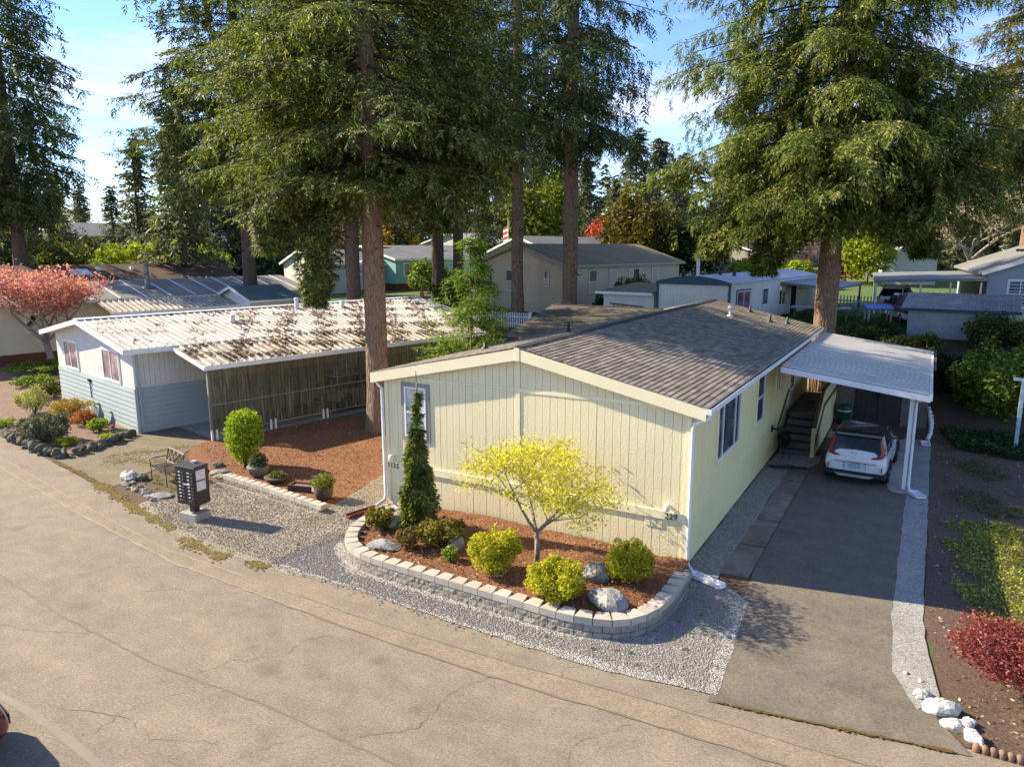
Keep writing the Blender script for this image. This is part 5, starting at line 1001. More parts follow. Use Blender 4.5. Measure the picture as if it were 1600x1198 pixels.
home('blue_house', 'slate blue two-storey house with white trim at far left', (-116, 49, 3), 35, 9, 13, 6.0, 8.0, BGREY, GROOF, wins=[(-6, -4.5, 3.2, 4.8, (), ())], swins=[(2, 4, 3.2, 4.6, (), ()), (8, 10, 3.2, 4.6, (), ())], cat='house'); home('blue_house', 'second slate blue house with grey hip roof beside the far bushes', (-104, 60, 3.2), 20, 11, 12, 5.2, 7.4, BGREY, GROOF, swins=[(3, 5, 2.6, 4.0, (), ())], cat='house')
TEAL = MAT('turquoise_siding', (.25, .52, .46), .65, (.22, .47, .42), 1); PALEG = MAT('pale_green_siding', (.52, .55, .40), .65, (.48, .5, .36), 1); BEIGE = MAT('beige_siding', (.62, .49, .33), .7, (.56, .44, .30), 1, .2, 30, .15); MOSSR = MAT('mossy_shingle_roof', (.25, .19, .12), .95, (.19, .165, .07), .45, .6, 20, .5, .03)
tz = terrain
t, rf = home('turquoise_home', 'turquoise home with white railed porch seen past the big trunk', (-40.5, 40.5, tz(0, 40)), 12, 10, 13, 3.0, 4.2, TEAL, GROOF, swins=[(1, 2.2, 1.4, 2.6, (), ())], skirt=REDW)
PO = thing('porch', 'white railed porch on the turquoise home', 'porch', (-40.5, 40.5, tz(0, 40)), R(-12)); box('floor', -8.5, -2.2, -2.2, -.02, .6, .75, REDW, PO); box('skirt', -8.5, -2.2, -2.25, -2.2, -.5, .6, REDW, PO)
for k in range(30): box('baluster', -8.4+k*.21, -8.33+k*.21, -2.2, -2.14, .75, 1.65, WHITE, PO)
box('handrail', -8.5, -2.2, -2.22, -2.12, 1.65, 1.73, WHITE, PO)
for a in (-8.4, -5.3, -2.3): box('post', a-.06, a+.06, -2.2, -2.08, .75, 2.8, WHITE, PO)
MB().hexa([(-8.8, -2.5, 2.75), (-2.0, -2.5, 2.75), (-2.0, -.02, 3.05), (-8.8, -.02, 3.05), (-8.8, -2.5, 2.85), (-2.0, -2.5, 2.85), (-2.0, -.02, 3.15), (-8.8, -.02, 3.15)]).build('porch_roof', WHITE, PO)
home('white_home', 'white lap-sided home with turquoise side left of the big trunks', (-44.5, 34.5, 2.9), 20, 8, 9, 2.7, 3.9, WSID, GROOF); home('garden_shed', 'small pale shed with blue-green roof at the end of the white ribbed roof', (-37.2, 20.2, .6), 12.3, 5, 3.5, 2.9, 3.7, WSID, MAT('teal_roof', (.10, .15, .15), .8, (.14, .18, .18), 1), cat='shed')
home('porch_home', 'white home with white awning and tall porch windows beyond the trunks', (-47.5, 66, 4.2), 10, 10, 14, 3.4, 4.7, WSID, MAT('pale_roof', (.4, .4, .4), .8), wins=[(-8, -7, .8, 2.6, (), ()), (-6.5, -5.5, .8, 2.6, (), ()), (-5, -4, .8, 2.6, (), ()), (-3.5, -2.5, .8, 2.6, (), ()), (-2, -1, .8, 2.6, (), ())])
home('green_home', 'pale green gabled home behind the beige one', (-26.8, 46.5, 3.2), 12.3, 8.2, 16, 3.4, 4.9, PALEG, GROOF, wins=[(-7.7, -6.6, 1.0, 2.6, (), (1.8,))])
home('hip_roof_home', 'olive home with small arched gable window behind the beige roof', (-22, 66, 3.6), 12.3, 12, 15, 3.6, 5.2, PALEG, GROOF, wins=[(-7, -5, 3.4, 4.2, (-6,), ())]); home('dark_home', 'dark roofed home under the far blossom trees', (-14.5, 76, 3.8), 20, 10, 14, 2.8, 4.2, GREYT, BROOF)
t, rf = home('beige_home', 'beige home with mossy brown roof behind two bare trunks', (-16.8, 28.6, tz(0, 28.3)-.05), 12.3, 8.2, 15, 3.25, 4.55, BEIGE, MOSSR, wins=[(-1.8, -1.35, 1.8, 2.9, (), (2.35,)), (-5.3, -4.35, 1.4, 2.9, (), (2.1,)), (-7.7, -6.6, 1.4, 2.85, (-7.15,), ())], swins=[(2.6, 3.6, 1.3, 2.9, (), (2.1,)), (5.1, 6.1, 1.6, 2.9, (), ()), (7.6, 9.6, 1.7, 2.9, (8.2, 9.0), ()), (10.8, 11.8, .9, 2.9, (), ())], trim=MAT('beige_trim', (.45, .38, .30), .7))
m = MB()
for i in range(41): m.box(-8.2+i*.2+.005, -8.2+(i+1)*.2-.005, -.02, -.001, -.2, 3.3)
for i in range(74): m.box(.001, .02, i*.2+.005, (i+1)*.2-.005, -.2, 3.22)
m.build('siding', BEIGE, t, kind='stuff')
# blue-trimmed single-wide
NAVY = MAT('navy_trim', (.03, .085, .13), .55, (.025, .07, .11), 1); BM = thing('blue_trim_home', 'white single-wide home with navy curved front fascia', 'mobile home', (-5.0, 24.3, 2.2), R(-8)); box('wall', -4.25, 0, .03, 16, -.8, 3.1, WSID, BM)
m = MB()
for i in range(21): m.box(-4.25+i*.2024+.004, -4.25+(i+1)*.2024-.004, 0, .035, .0, 3.05)
m.build('vertical_siding', WSID, BM, kind='stuff')
m = MB(); pts = [(-4.32+4.4*i/10, 3.1+.33*math.sin(math.pi*i/10)) for i in range(11)]
for (a, za), (b, zb) in zip(pts, pts[1:]): m.hexa([(a, -.1, 2.95), (b, -.1, 2.95), (b, -.02, 2.95), (a, -.02, 2.95), (a, -.1, za), (b, -.1, zb), (b, -.02, zb), (a, -.02, za)])
m.box(-4.3, -4.16, -.06, .0, -.5, 2.95); m.box(-.08, .05, -.06, .0, -.5, 2.95); m.build('front_fascia', NAVY, BM)
m = MB()
for (a, za), (b, zb) in zip(pts, pts[1:]): m.hexa([(a, -.02, za-.1), (b, -.02, zb-.1), (b, 16.1, zb-.1), (a, 16.1, za-.1), (a, -.02, za-.02), (b, -.02, zb-.02), (b, 16.1, zb-.02), (a, 16.1, za-.02)])
rf = m.build('roof', MAT('pale_blue_roof', (.45, .50, .52), .5, (.38, .43, .46), 1, .3, 20, .1), BM)
for u, v, h in ((-3.0, 2.6, .9), (-1.8, 3.0, .2), (-1.2, 3.6, .2), (-.8, 6.5, .15)): MB().lathe([(.1, 3.1), (.1, 3.35+h), (.13, 3.37+h), (.05, 3.42+h)], 10, (u, v)).build('roof_vent', PIPEW if h > .5 else BLACKM, rf)
window(BM, 'y', 1.0, 3.0, 1.2, 2.6, .004, (2.0,), (), trim=NAVY, tw=.08, glass=GLASS('plum_glass', (.10, .04, .06), .1)); window(BM, 'y', 5.0, 6.0, 1.6, 2.6, .004); window(BM, 'y', 8.0, 9.3, 1.4, 2.6, .004, (8.6,)); box('door', 0, .05, 10.5, 11.4, .4, 2.5, DARK, BM); box('side_stripe', .003, .03, .2, 16, .55, .75, NAVY, BM)
AWN = thing('awning', 'grey flat awning with posts on the blue-trimmed home', 'awning', (-5.0, 24.3, 2.2), R(-8)); MB().hexa([(.05, 8.2, 2.72), (3.2, 8.2, 2.45), (3.2, 15.5, 2.45), (.05, 15.5, 2.72), (.05, 8.2, 2.85), (3.2, 8.2, 2.58), (3.2, 15.5, 2.58), (.05, 15.5, 2.85)]).build('awning_roof', MAT('blue_grey_metal', (.2, .25, .28), .6), AWN)
for v in (8.4, 15.2): box('post', 3.0, 3.1, v, v+.1, -.3, 2.46, MAT('blue_grey_post', (.25, .32, .36), .6) if v < 9 else NAVY, AWN)
box('porch_floor', .1, 3.0, 8.0, 13, .3, .42, WOODB, AWN)
SH = thing('lean_to_shed', 'pale shed with flat mossy roof and a ladder hung on it', 'shed', (-9.4, 24.9, 2.2), R(-8)); box('wall', -3.3, 0, 0, 4.2, -.6, 2.35, WSID, SH); MB().hexa([(-3.7, -.35, 2.32), (.05, -.35, 2.36), (.05, 4.6, 2.62), (-3.7, 4.6, 2.62), (-3.7, -.35, 2.42), (.05, -.35, 2.46), (.05, 4.6, 2.74), (-3.7, 4.6, 2.74)]).build('roof', MOSSR, SH); box('fascia', -3.7, .06, -.38, -.351, 2.27, 2.42, PIPEW, SH)
LAD = thing('ladder', 'weathered wooden ladder hung level on the pale shed', 'ladder', (-12.2, 25.2, 3.5), R(-8)); m = MB(); m.bar((0, -.05, .42), (2.2, -.05, .3), .05, .07); m.bar((0, -.05, .02), (2.2, -.05, -.25), .05, .07); m.build('stile', WOODB, LAD)
for k in range(7): MB().bar((.2+k*.3, -.05, .0-.035*k), (.28+k*.3, -.05, .41-.018*k), .04).build('rung', WOODB, LAD)
# picket fences
def pickets(label, a, b, z0, z1, h=1.0, sp=.16, mat=None):
    t = thing('picket_fence', label, 'fence'); mat = mat or WHITE; L = math.hypot(b[0]-a[0], b[1]-a[1]); n = int(L/sp); ang = math.atan2(b[1]-a[1], b[0]-a[0]); pk = MB().prism([(-.04, -.012), (.04, -.012), (.04, .012), (-.04, .012)], 0, h-.08).add([(-.04, -.012, h-.08), (.04, -.012, h-.08), (.04, .012, h-.08), (-.04, .012, h-.08), (0, 0, h)], [(0, 1, 4), (1, 2, 4), (2, 3, 4), (3, 0, 4)]).mesh('picket', mat)
    for i in range(n+1): f = i/n; link('picket', pk, t, (a[0]+(b[0]-a[0])*f, a[1]+(b[1]-a[1])*f, z0+(z1-z0)*f), ang)
    for zz in (.25, .7): MB().bar((a[0], a[1]+.03, z0+zz), (b[0], b[1]+.03, z1+zz), .04, .08).build('rail', mat, t)
    for p, z in ((a, z0), (b, z1)): box('post', p[0]-.07, p[0]+.07, p[1]-.07, p[1]+.07, z-.3, z+h+.05, mat, t)
pickets('white picket fence beside the young fir', (-21.5, 25.0), (-17.4, 24.9), terrain(0, 25), terrain(0, 24.9)); pickets('weathered picket fence under the grey awning', (-2.3, 38), (1.6, 37.2), 3.0, 2.95, 1.1, .2, MAT('weathered_white', (.5, .52, .5), .8))
# right background: grey home, its carport, shed, cars, long white home
GRAYS = MAT('grey_lap_siding', (.36, .39, .43), .65, (.32, .35, .39), 1); t, rf = home('grey_home', 'grey lap-sided home with wide shingle roof beyond the hedge', (15.5, 38.2, 2.9), -4, 8.3, 16, 2.75, 4.3, GRAYS, MAT('grey_green_shingle', (.21, .21, .19), .9, (.16, .165, .15), .6, .4, 20, .3), wins=[(-7.2, -6.0, .7, 2.3, (-6.6,), (1.5,))])
m = MB()
for k in range(14): m.hexa([(-8.3, -.03, k*.2), (0, -.03, k*.2), (0, .0, k*.2), (-8.3, .0, k*.2), (-8.3, -.01, k*.2+.19), (0, -.01, k*.2+.19), (0, 0, k*.2+.19), (-8.3, 0, k*.2+.19)])
m.build('lap_siding', GRAYS, t, kind='stuff')
for k in range(5): box('roof_vent', -5.6+.0*k, -5.3, 3+k*1.6, 3.3+k*1.6, 3.95, 4.12, BLACKM, rf)
GC = thing('carport', 'flat grey carport roof on thin posts over parked cars', 'carport', (7.2, 38.3, 2.9), R(4)); MB().hexa([(-6.2, -1.0, 2.05), (0, -1.0, 2.25), (0, 14, 2.25), (-6.2, 14, 2.05), (-6.2, -1.0, 2.2), (0, -1.0, 2.42), (0, 14, 2.42), (-6.2, 14, 2.2)]).build('roof', MAT('grey_flat_roof', (.22, .23, .22), .85, (.17, .17, .17), .8), GC)
for k in range(6): box('post', -6.1, -6.0, -.9+k*2.8, -.8+k*2.8, -.5, 2.08, WSID, GC)
for k in range(3): box('post', -3.6+k*1.6, -3.5+k*1.6, -.95, -.86, -.5, 2.15, WSID, GC)
BS = thing('metal_shed', 'pale shed with slanted ribbed metal roof behind the hedge', 'shed', (3.4, 27.2, 2.4), R(-4)); box('wall', 0, 4.3, 0, 2.6, -.8, 1.75, MAT('pale_blue_grey_wall', (.42, .46, .47), .6), BS)
m = MB()
for i in range(13): m.box(-.02, .0, i*.2+.005, i*.2+.19, -.4, 1.75)
m.build('siding', MAT('pale_wall_panel', (.45, .5, .5), .6), BS, kind='stuff');
def slope_panel(w):
    m = MB(); pr_ = [(0, 0), (w-.07, 0), (w-.05, .04), (w-.02, .04), (w, 0)]; n = 5
    for y, z in ((-.35, 1.72), (3.0, 2.35)): m.v += [(a, y, z+h) for a, h in pr_]+[(a, y, z+h-.02) for a, h in pr_]
    for i in range(4): m.f += [(i, i+1, 11+i, 10+i), (5+i, 15+i, 16+i, 6+i), (i, 5+i, 6+i, i+1)]; m.mi += [0]*3
    return m.mesh('roof_panel', MAT('weathered_metal', (.30, .31, .32), .5, (.16, .16, .15), 1.5, .6, 20, .2, .01, .2, streak=.4))
sp_ = slope_panel(.3)
for k in range(17): link('roof_panel', sp_, BS, (-.35+k*.3, 0, 0))
box('fascia', -.36, 4.78, -.39, -.36, 1.6, 1.74, NAVY, BS)
home('white_gabled_home', 'white gabled home with pale grey roof beyond the parked cars', (4.6, 66, 3.3), -4, 4.6, 34, 3.0, 3.9, WSID, MAT('pale_grey_roof', (.42, .42, .41), .8, (.36, .36, .36), 1), swins=[(1.5, 3.0, 1.0, 2.5, (), (1.8,)), (6, 7.5, 1.0, 2.5, (), ())])
for i, (x, y, dg, wd, ln, wm, rm, lab) in enumerate([(-4, 105, 15, 9, 15, WSID, GROOF, 'distant white home left of the bare tree'), (9, 118, 0, 10, 18, PALEG, MAT('green_grey_roof', (.25, .28, .25), .8), 'distant low home with green-grey roof'), (22, 100, 0, 9, 18, WSID, GROOF, 'distant white home at the right edge'), (-20, 112, 30, 9, 14, GRAYS, BROOF, 'distant grey home under the right-hand fir'), (-60, 78, 14, 10, 14, WSID, GROOF, 'distant white home behind the turquoise one'), (-78, 44, 20, 9, 14, BGREY, FELT, 'distant blue-grey home behind the far bushes')]):
    home('distant_home', lab, (x, y, terrain(x, y)), dg, wd, ln, 2.9, 4.2, wm, rm, wins=[(-6.5, -5, 1, 2.3, (), ()), (-3, -1.5, 1, 2.3, (), ())], swins=[(3, 4.5, 1, 2.3, (), ()), (8, 9.5, 1, 2.3, (), ())])
car('parked_car', 'white car parked under the thin-posted grey carport', (2.0, 39.0, 2.98), R(-10), CARW, CARW, 4.5, False); car('parked_car', 'far silver car parked beside the bare brown hedge', (-5.5, 104, terrain(0, 104)), R(70), MAT('silver_paint', (.5, .5, .5), .3), CARB, 4.6, False)
def pickup(label, loc, rz):
    T = thing('pickup_truck', label, 'truck', loc, rz); red = MAT('maroon_paint', (.22, .025, .03), .25, None, 1, .1, 20, 0, coat=.5); wht = CARW
    m = MB(); m.hexa([(-.95, 0, .5), (.95, 0, .5), (.95, 5.2, .5), (-.95, 5.2, .5), (-.95, 0, .78), (.95, 0, .78), (.95, 5.2, .78), (-.95, 5.2, .78)]); m.build('lower_body', wht, T)
    m = MB()
    for a in ((-.95, -.86, 0, 2.1), (.86, .95, 0, 2.1), (-.86, .86, 0, .09), (-.95, .95, 2.1, 5.2)): m.box(*a, .781, 1.12)
    m.build('upper_body', red, T); box('bed_floor', -.86, .86, .09, 2.1, .781, .83, PLAST, T)
    m = MB(); m.hexa([(-.86, 2.12, 1.121), (.86, 2.12, 1.121), (.86, 3.9, 1.121), (-.86, 3.9, 1.121), (-.72, 2.3, 1.68), (.72, 2.3, 1.68), (.72, 3.3, 1.68), (-.72, 3.3, 1.68)]); m.build('cab_windows', CARG, T)
    MB().hexa([(-.74, 2.28, 1.681), (.74, 2.28, 1.681), (.74, 3.32, 1.681), (-.74, 3.32, 1.681), (-.66, 2.4, 1.76), (.66, 2.4, 1.76), (.66, 3.2, 1.76), (-.66, 3.2, 1.76)]).build('cab_roof', red, T)
    for s in (-1, 1):
        for y in (.95, 4.2): wheel(T, s*.84, y, .38, .24)
        box('tail_lamp', s*.78, s*.94, -.02, .0, .8, 1.08, TAIL, T); box('headlight', s*.6, s*.9, 5.2, 5.23, .85, 1.05, LAMP, T); box('mirror', s*.96, s*1.12, 3.5, 3.56, 1.15, 1.35, PLAST, T)
        for y in (2.2, 3.15, 3.7): MB().bar((s*.87, y if y < 3.6 else 3.86, 1.12), (s*.73, y+.1 if y < 3.6 else 3.3, 1.69), .05).build('pillar', red, T)
    box('rear_bumper', -.95, .95, -.12, -.001, .45, .62, SILV, T); box('front_bumper', -.95, .95, 5.201, 5.3, .45, .62, SILV, T)
pickup('maroon and white pickup truck behind the pale shed', (4.1, 30.6, 2.75), R(18))
BT = thing('blue_table', 'bright blue topped table on the lawn behind the carport', 'table', (1.75, 31.9, terrain(0, 31.9)), R(20)); MB().hexa([(-.75, -.45, .78), (.75, -.45, .78), (.75, .45, .98), (-.75, .45, .98), (-.75, -.45, .83), (.75, -.45, .83), (.75, .45, 1.03), (-.75, .45, 1.03)]).build('table_top', MAT('blue_paint', (.03, .19, .5), .5), BT)
for a in (-.6, .6):
    for b in (-.35, .35): box('leg', a-.04, a+.04, b-.04, b+.04, -.1, .8, WSID, BT)
PT = thing('grey_table', 'long grey work table beside the right-hand fir trunk', 'table', (-1.2, 30.5, terrain(0, 30)), R(5)); box('table_top', -1.6, 1.6, -.6, .6, .85, .92, MAT('grey_top', (.35, .36, .34), .7), PT)
for a in (-1.4, 1.4):
    for b in (-.5, .5): box('leg', a-.05, a+.05, b-.05, b+.05, -.1, .85, WOODB, PT)
CL = thing('clothes_pole', 'pale blue weathered clothes line pole at the right edge', 'pole', (7.4, 15.3, 0)); PB = MAT('flaking_blue_paint', (.28, .45, .55), .7, (.5, .6, .62), 5, .6); box('post', -.06, .06, -.06, .06, -.2, 2.6, PB, CL); MB().bar((-.3, 0, 2.62), (.75, 0, 2.62), .08, .1).build('cross_arm', PB, CL); MB().bar((.02, .07, .2), (.02, .07, 1.6), .05, .03).build('brace', PB, CL)
FP = thing('flag_pole', 'far white flag pole with a red and white flag between trunks', 'flag', (-33.5, 50, 3.2)); MB().tube([(0, 0, 0), (0, 0, 6.8)], .05, 8).build('pole', PIPEW, FP); m = MB()
for k in range(6): m = MB(); m.add([(-.05, 0, 4.6+k*.25), (-.7, .15, 4.4+k*.25), (-.7, .15, 4.63+k*.25), (-.05, 0, 4.83+k*.25)], [(0, 1, 2, 3)]); m.build('stripe', FR if k % 2 else FWH, FP)
t = thing('traffic_cone', 'small orange cone behind the far end of the white roof', 'cone', (-27.0, 26.5, terrain(0, 26.5)+1.2)); MB().lathe([(.25, 0), (.25, .04), (.17, .05), (.03, .75)], 12).build('cone', MAT('cone_orange', (.7, .12, .03), .5), t); box('stand', -.3, .3, -.3, .3, -1.3, -.001, GREYT, t)
# ---------------------------------------------------------------- trees
PA = proto('big_fir', 3, 36, 9.8, 8.8, 330, FIR, spray=.25, dens=.97, droop=.24, hang=.55, low_bias=1.0, twigs=7, cur=.28, bare=(-.87, .8, .72), tw=(.09, .16), tri=True, ztop=19)
PF = proto('cedar', 5, 36, 8.8, 9.2, 330, FIR2, spray=.25, dens=.98, droop=.30, hang=1.0, low_bias=1.0, twigs=7, cur=.6, tw=(.09, .16), tri=True, ztop=19)
PB_ = proto('open_fir', 8, 40, 12, 6.4, 130, FIRD, spray=.42, dens=.85, droop=.34, hang=1.0, shape='open', low_bias=.7, gap=.15, twigs=6, cur=.55, tw=(.09, .15), tri=True, ztop=27)
PM = proto('mid_fir', 11, 38, 10.5, 8.2, 200, FIR, spray=.40, dens=.95, droop=.24, hang=.6, low_bias=.8, twigs=6, cur=.25, tw=(.1, .17), tri=True, ztop=26)
PD = proto('dark_fir', 14, 44, 9.5, 6.6, 190, FIRD, spray=.56, dens=.92, droop=.24, hang=.7, low_bias=.5, twigs=6, cur=.4, tw=(.1, .17), tri=True, ztop=32)
PY = proto('young_fir', 17, 7.7, .5, 3.3, 125, FIRY, spray=.24, dens=.98, droop=.16, hang=.4, twigs=7, shape='cone', cur=.25, tw=(.07, .12))
PX = [proto('far_fir', 20+i, 20, 1.5, 4.6, 80, FARF, spray=.95, dens=.95, droop=.2, hang=.6, shape='cone', twigs=5, cur=.25, tw=(.10, .18)) for i in range(2)]
TA = conifer('fir_tree', 'thick tall fir trunk between the two front homes', -14.4, 6.6, 42, .46, PA, seed=1, rz=0, sc=(1.0, .84, 1.0))
def bough(parent, path, r, n, spray, mat, seed):
    """one bough hanging clear of the crown"""
    g = np.random.default_rng(seed); P = np.array(path, float); t_ = np.linspace(0, 1, len(P)); s_ = g.random(n)**.8; c = np.stack([np.interp(s_, t_, P[:, k]) for k in range(3)], 1); a = g.uniform(0, 6.28, n); q = r*np.sqrt(g.random(n))*(.5+.6*np.sin(np.clip(s_*1.1, 0, 1)*3.1)); c[:, 0] += np.cos(a)*q; c[:, 1] += np.sin(a)*q; c[:, 2] -= q*.5
    D_, A_, B_ = rot_basis(np.stack([np.cos(a)*.6, np.sin(a)*.6, -g.uniform(.3, 1.5, n)], 1)); o = []
    for k in range(7):
        an = (k-3)*.4+g.normal(0, .18, n); d = D_*np.cos(an)[:, None]+A_*np.sin(an)[:, None]+B_*g.normal(0, .35, n)[:, None]; w = np.cross(d, B_); w /= np.linalg.norm(w, axis=1, keepdims=True)+1e-6; ln = spray*g.uniform(.6, 1.2, n)
        o.append(np.stack([c+w*(spray*.12), c+d*ln[:, None], c-w*(spray*.12)], 1))
    link('bough', soup('bough', np.concatenate(o), 3, mat), parent); MB().tube(path, list(np.linspace(.06, .015, len(path))), 5).build('bough_limb', BR_W, parent)
bough(TA, [(0, 0, 10.2), (-1.2, -.7, 9.6), (-1.75, -1.0, 8.0), (-1.95, -1.1, 6.4), (-2.0, -1.15, 5.2)], .95, 1500, .26, FIR, 5); bough(TA, [(0, 0, 10.5), (-1.6, -1.6, 9.8), (-2.8, -2.2, 8.6), (-3.2, -2.3, 7.2)], 1.0, 1400, .26, FIR, 6); bough(TA, [(0, 0, 10.5), (1.0, .4, 9.9), (1.9, .9, 9.0), (2.4, 1.1, 8.0)], 1.0, 1200, .26, FIR, 7)
TF = conifer('fir_tree', 'thick fir behind the carport with heavy drooping green boughs', .2, 20.6, 42, .5, PF, seed=2, rz=.2, z=.6)
bough(TF, [(0, 0, 9.0), (-1.2, -.9, 8.2), (-2.2, -1.6, 6.9), (-2.5, -1.8, 5.6)], 1.1, 1500, .26, FIR2, 8); bough(TF, [(0, 0, 9.2), (-2.4, -1.2, 8.8), (-4.2, -2.2, 7.6), (-4.8, -2.5, 6.4)], 1.2, 1500, .26, FIR2, 9); bough(TF, [(0, 0, 9.2), (1.8, .6, 8.6), (3.2, 1.4, 7.6), (3.8, 1.6, 6.4)], 1.2, 1400, .26, FIR2, 10)
conifer('fir_tree', 'tall bare-stemmed fir in front of the beige home corner', -15.7, 27.0, 44, .5, PB_, seed=3, rz=1.0, bark=FIRBARK); conifer('fir_tree', 'slimmer fir stem in front of the beige gable', -19.3, 26.6, 42, .40, PB_, seed=4, rz=2.6, sc=.95)
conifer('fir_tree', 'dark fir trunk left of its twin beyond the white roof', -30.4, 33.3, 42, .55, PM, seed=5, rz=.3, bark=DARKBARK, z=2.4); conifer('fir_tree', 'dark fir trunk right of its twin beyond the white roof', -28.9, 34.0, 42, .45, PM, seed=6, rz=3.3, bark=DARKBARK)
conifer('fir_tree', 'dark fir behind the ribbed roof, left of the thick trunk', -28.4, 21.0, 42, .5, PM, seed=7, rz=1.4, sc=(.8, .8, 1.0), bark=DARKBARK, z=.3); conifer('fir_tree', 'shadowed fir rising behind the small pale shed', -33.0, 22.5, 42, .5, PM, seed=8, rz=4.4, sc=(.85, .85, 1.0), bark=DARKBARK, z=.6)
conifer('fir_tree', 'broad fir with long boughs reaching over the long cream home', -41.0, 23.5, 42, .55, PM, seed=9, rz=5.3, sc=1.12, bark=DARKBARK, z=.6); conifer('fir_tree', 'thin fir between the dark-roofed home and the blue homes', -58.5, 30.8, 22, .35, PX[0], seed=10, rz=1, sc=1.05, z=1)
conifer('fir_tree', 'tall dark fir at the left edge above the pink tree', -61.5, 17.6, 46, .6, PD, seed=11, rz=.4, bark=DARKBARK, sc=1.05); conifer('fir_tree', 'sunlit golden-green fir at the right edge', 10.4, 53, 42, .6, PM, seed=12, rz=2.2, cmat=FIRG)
conifer('fir_tree', 'bright green young fir beside the yellow home roof', -13.6, 12.2, 7.6, .1, PY, seed=13, rz=.5, z=0)
rngt = random.Random(31); far = []
for i in range(100):   # wood along the horizon, thinned where the photograph shows sky
    a = -62+i*1.2+rngt.uniform(-.8, .8); d = rngt.uniform(88, 170); ang = R(a+29.74*0); yaw = R(29.74); fx, fy = math.sin(ang), math.cos(ang)
    x = 4.27+d*(fx*math.cos(yaw)-fy*math.sin(yaw)); y = -15.36+d*(fx*math.sin(yaw)+fy*math.cos(yaw))
    far.append((x, y, d))
for i, (x, y, d) in enumerate(far):
    if -34 < -62+i*1.2 < -24 and i % 2: continue      # the photograph looks out to the clouds here
    h = (.7 if -34 < -62+i*1.2 < -24 else 1.0)*rngt.uniform(.75, 1.2)*(.8 if d < 115 else 1.0); t = thing('far_fir_tree', 'conifer in the wood along the horizon', 'tree', (x, y, terrain(x, y)-.5), 0, 'conifers of the wood along the horizon')
    c = link('crown', PX[i % 2][0], t); c.scale = (h*rngt.uniform(.9, 1.15), h*rngt.uniform(.9, 1.15), h); c.rotation_euler = (0, 0, rngt.uniform(0, 6))
    MB().tube([(0, 0, -1), (0, 0, 10*h), (0, 0, 19*h)], [.3, .2, .05], 6).build('trunk', DARKBARK, t)
# the far wood behind them reads as one dark mass
g = np.random.default_rng(99); P = []; Dr = []; Sz = []
for i in range(240):
    a = R(-66+i*.51+g.uniform(-.2, .2)); d = g.uniform(165, 235); fx, fy = math.sin(a), math.cos(a); yaw = R(29.74); x = 4.27+d*(fx*math.cos(yaw)-fy*math.sin(yaw)); y = -15.36+d*(fx*math.sin(yaw)+fy*math.cos(yaw)); h = g.uniform(13, 24)*(.55 if -36 < math.degrees(a) < -23 else 1); z0 = terrain(x, y)-1
    n = 90; f = g.random(n)**1.2; az = g.uniform(0, 6.28, n); r_ = (1-f)*h*.19*g.uniform(.3, 1.1, n)+.2
    P.append(np.stack([x+np.cos(az)*r_, y+np.sin(az)*r_, z0+f*h], 1)); Dr.append(np.stack([np.cos(az), np.sin(az), -.5+0*az], 1)); Sz.append(1.5+1.7*(1-f))
P, Dr, Sz = np.concatenate(P), np.concatenate(Dr), np.concatenate(Sz); dq, aq, bq = rot_basis(Dr); o_ = []
for k in range(3):
    an = (k-1)*.7+g.normal(0, .3, len(P)); dd = dq*np.cos(an)[:, None]+aq*np.sin(an)[:, None]; w_ = np.cross(dd, bq); o_.append(np.stack([P-dd*(Sz*.3)[:, None], P+dd*(Sz*.3)[:, None]+w_*(Sz*.25)[:, None], P+dd*Sz[:, None]+np.array([0, 0, -.4]), P+dd*(Sz*.3)[:, None]-w_*(Sz*.25)[:, None]], 1))
link('far_wood', soup('far_wood', np.concatenate(o_), 4, FARF), label='dense distant conifer wood closing the horizon', cat='wood', kind='stuff')
for x, y, s, lab in [(-88, 46, .95, 'narrow spire-topped conifer standing alone against the clouds'), (-80, 47, .9, 'second spire-topped conifer right of the lone one'), (-74, 49, 1.0, 'third spire-topped conifer against the broad fir'), (-100, 42, .7, 'small conifer low against the clouds by the far left fir')]:
    conifer('spire_fir', lab, x, y, 20*s, .3, PX[0] if s > .92 else PX[1], seed=40, rz=x, sc=s)
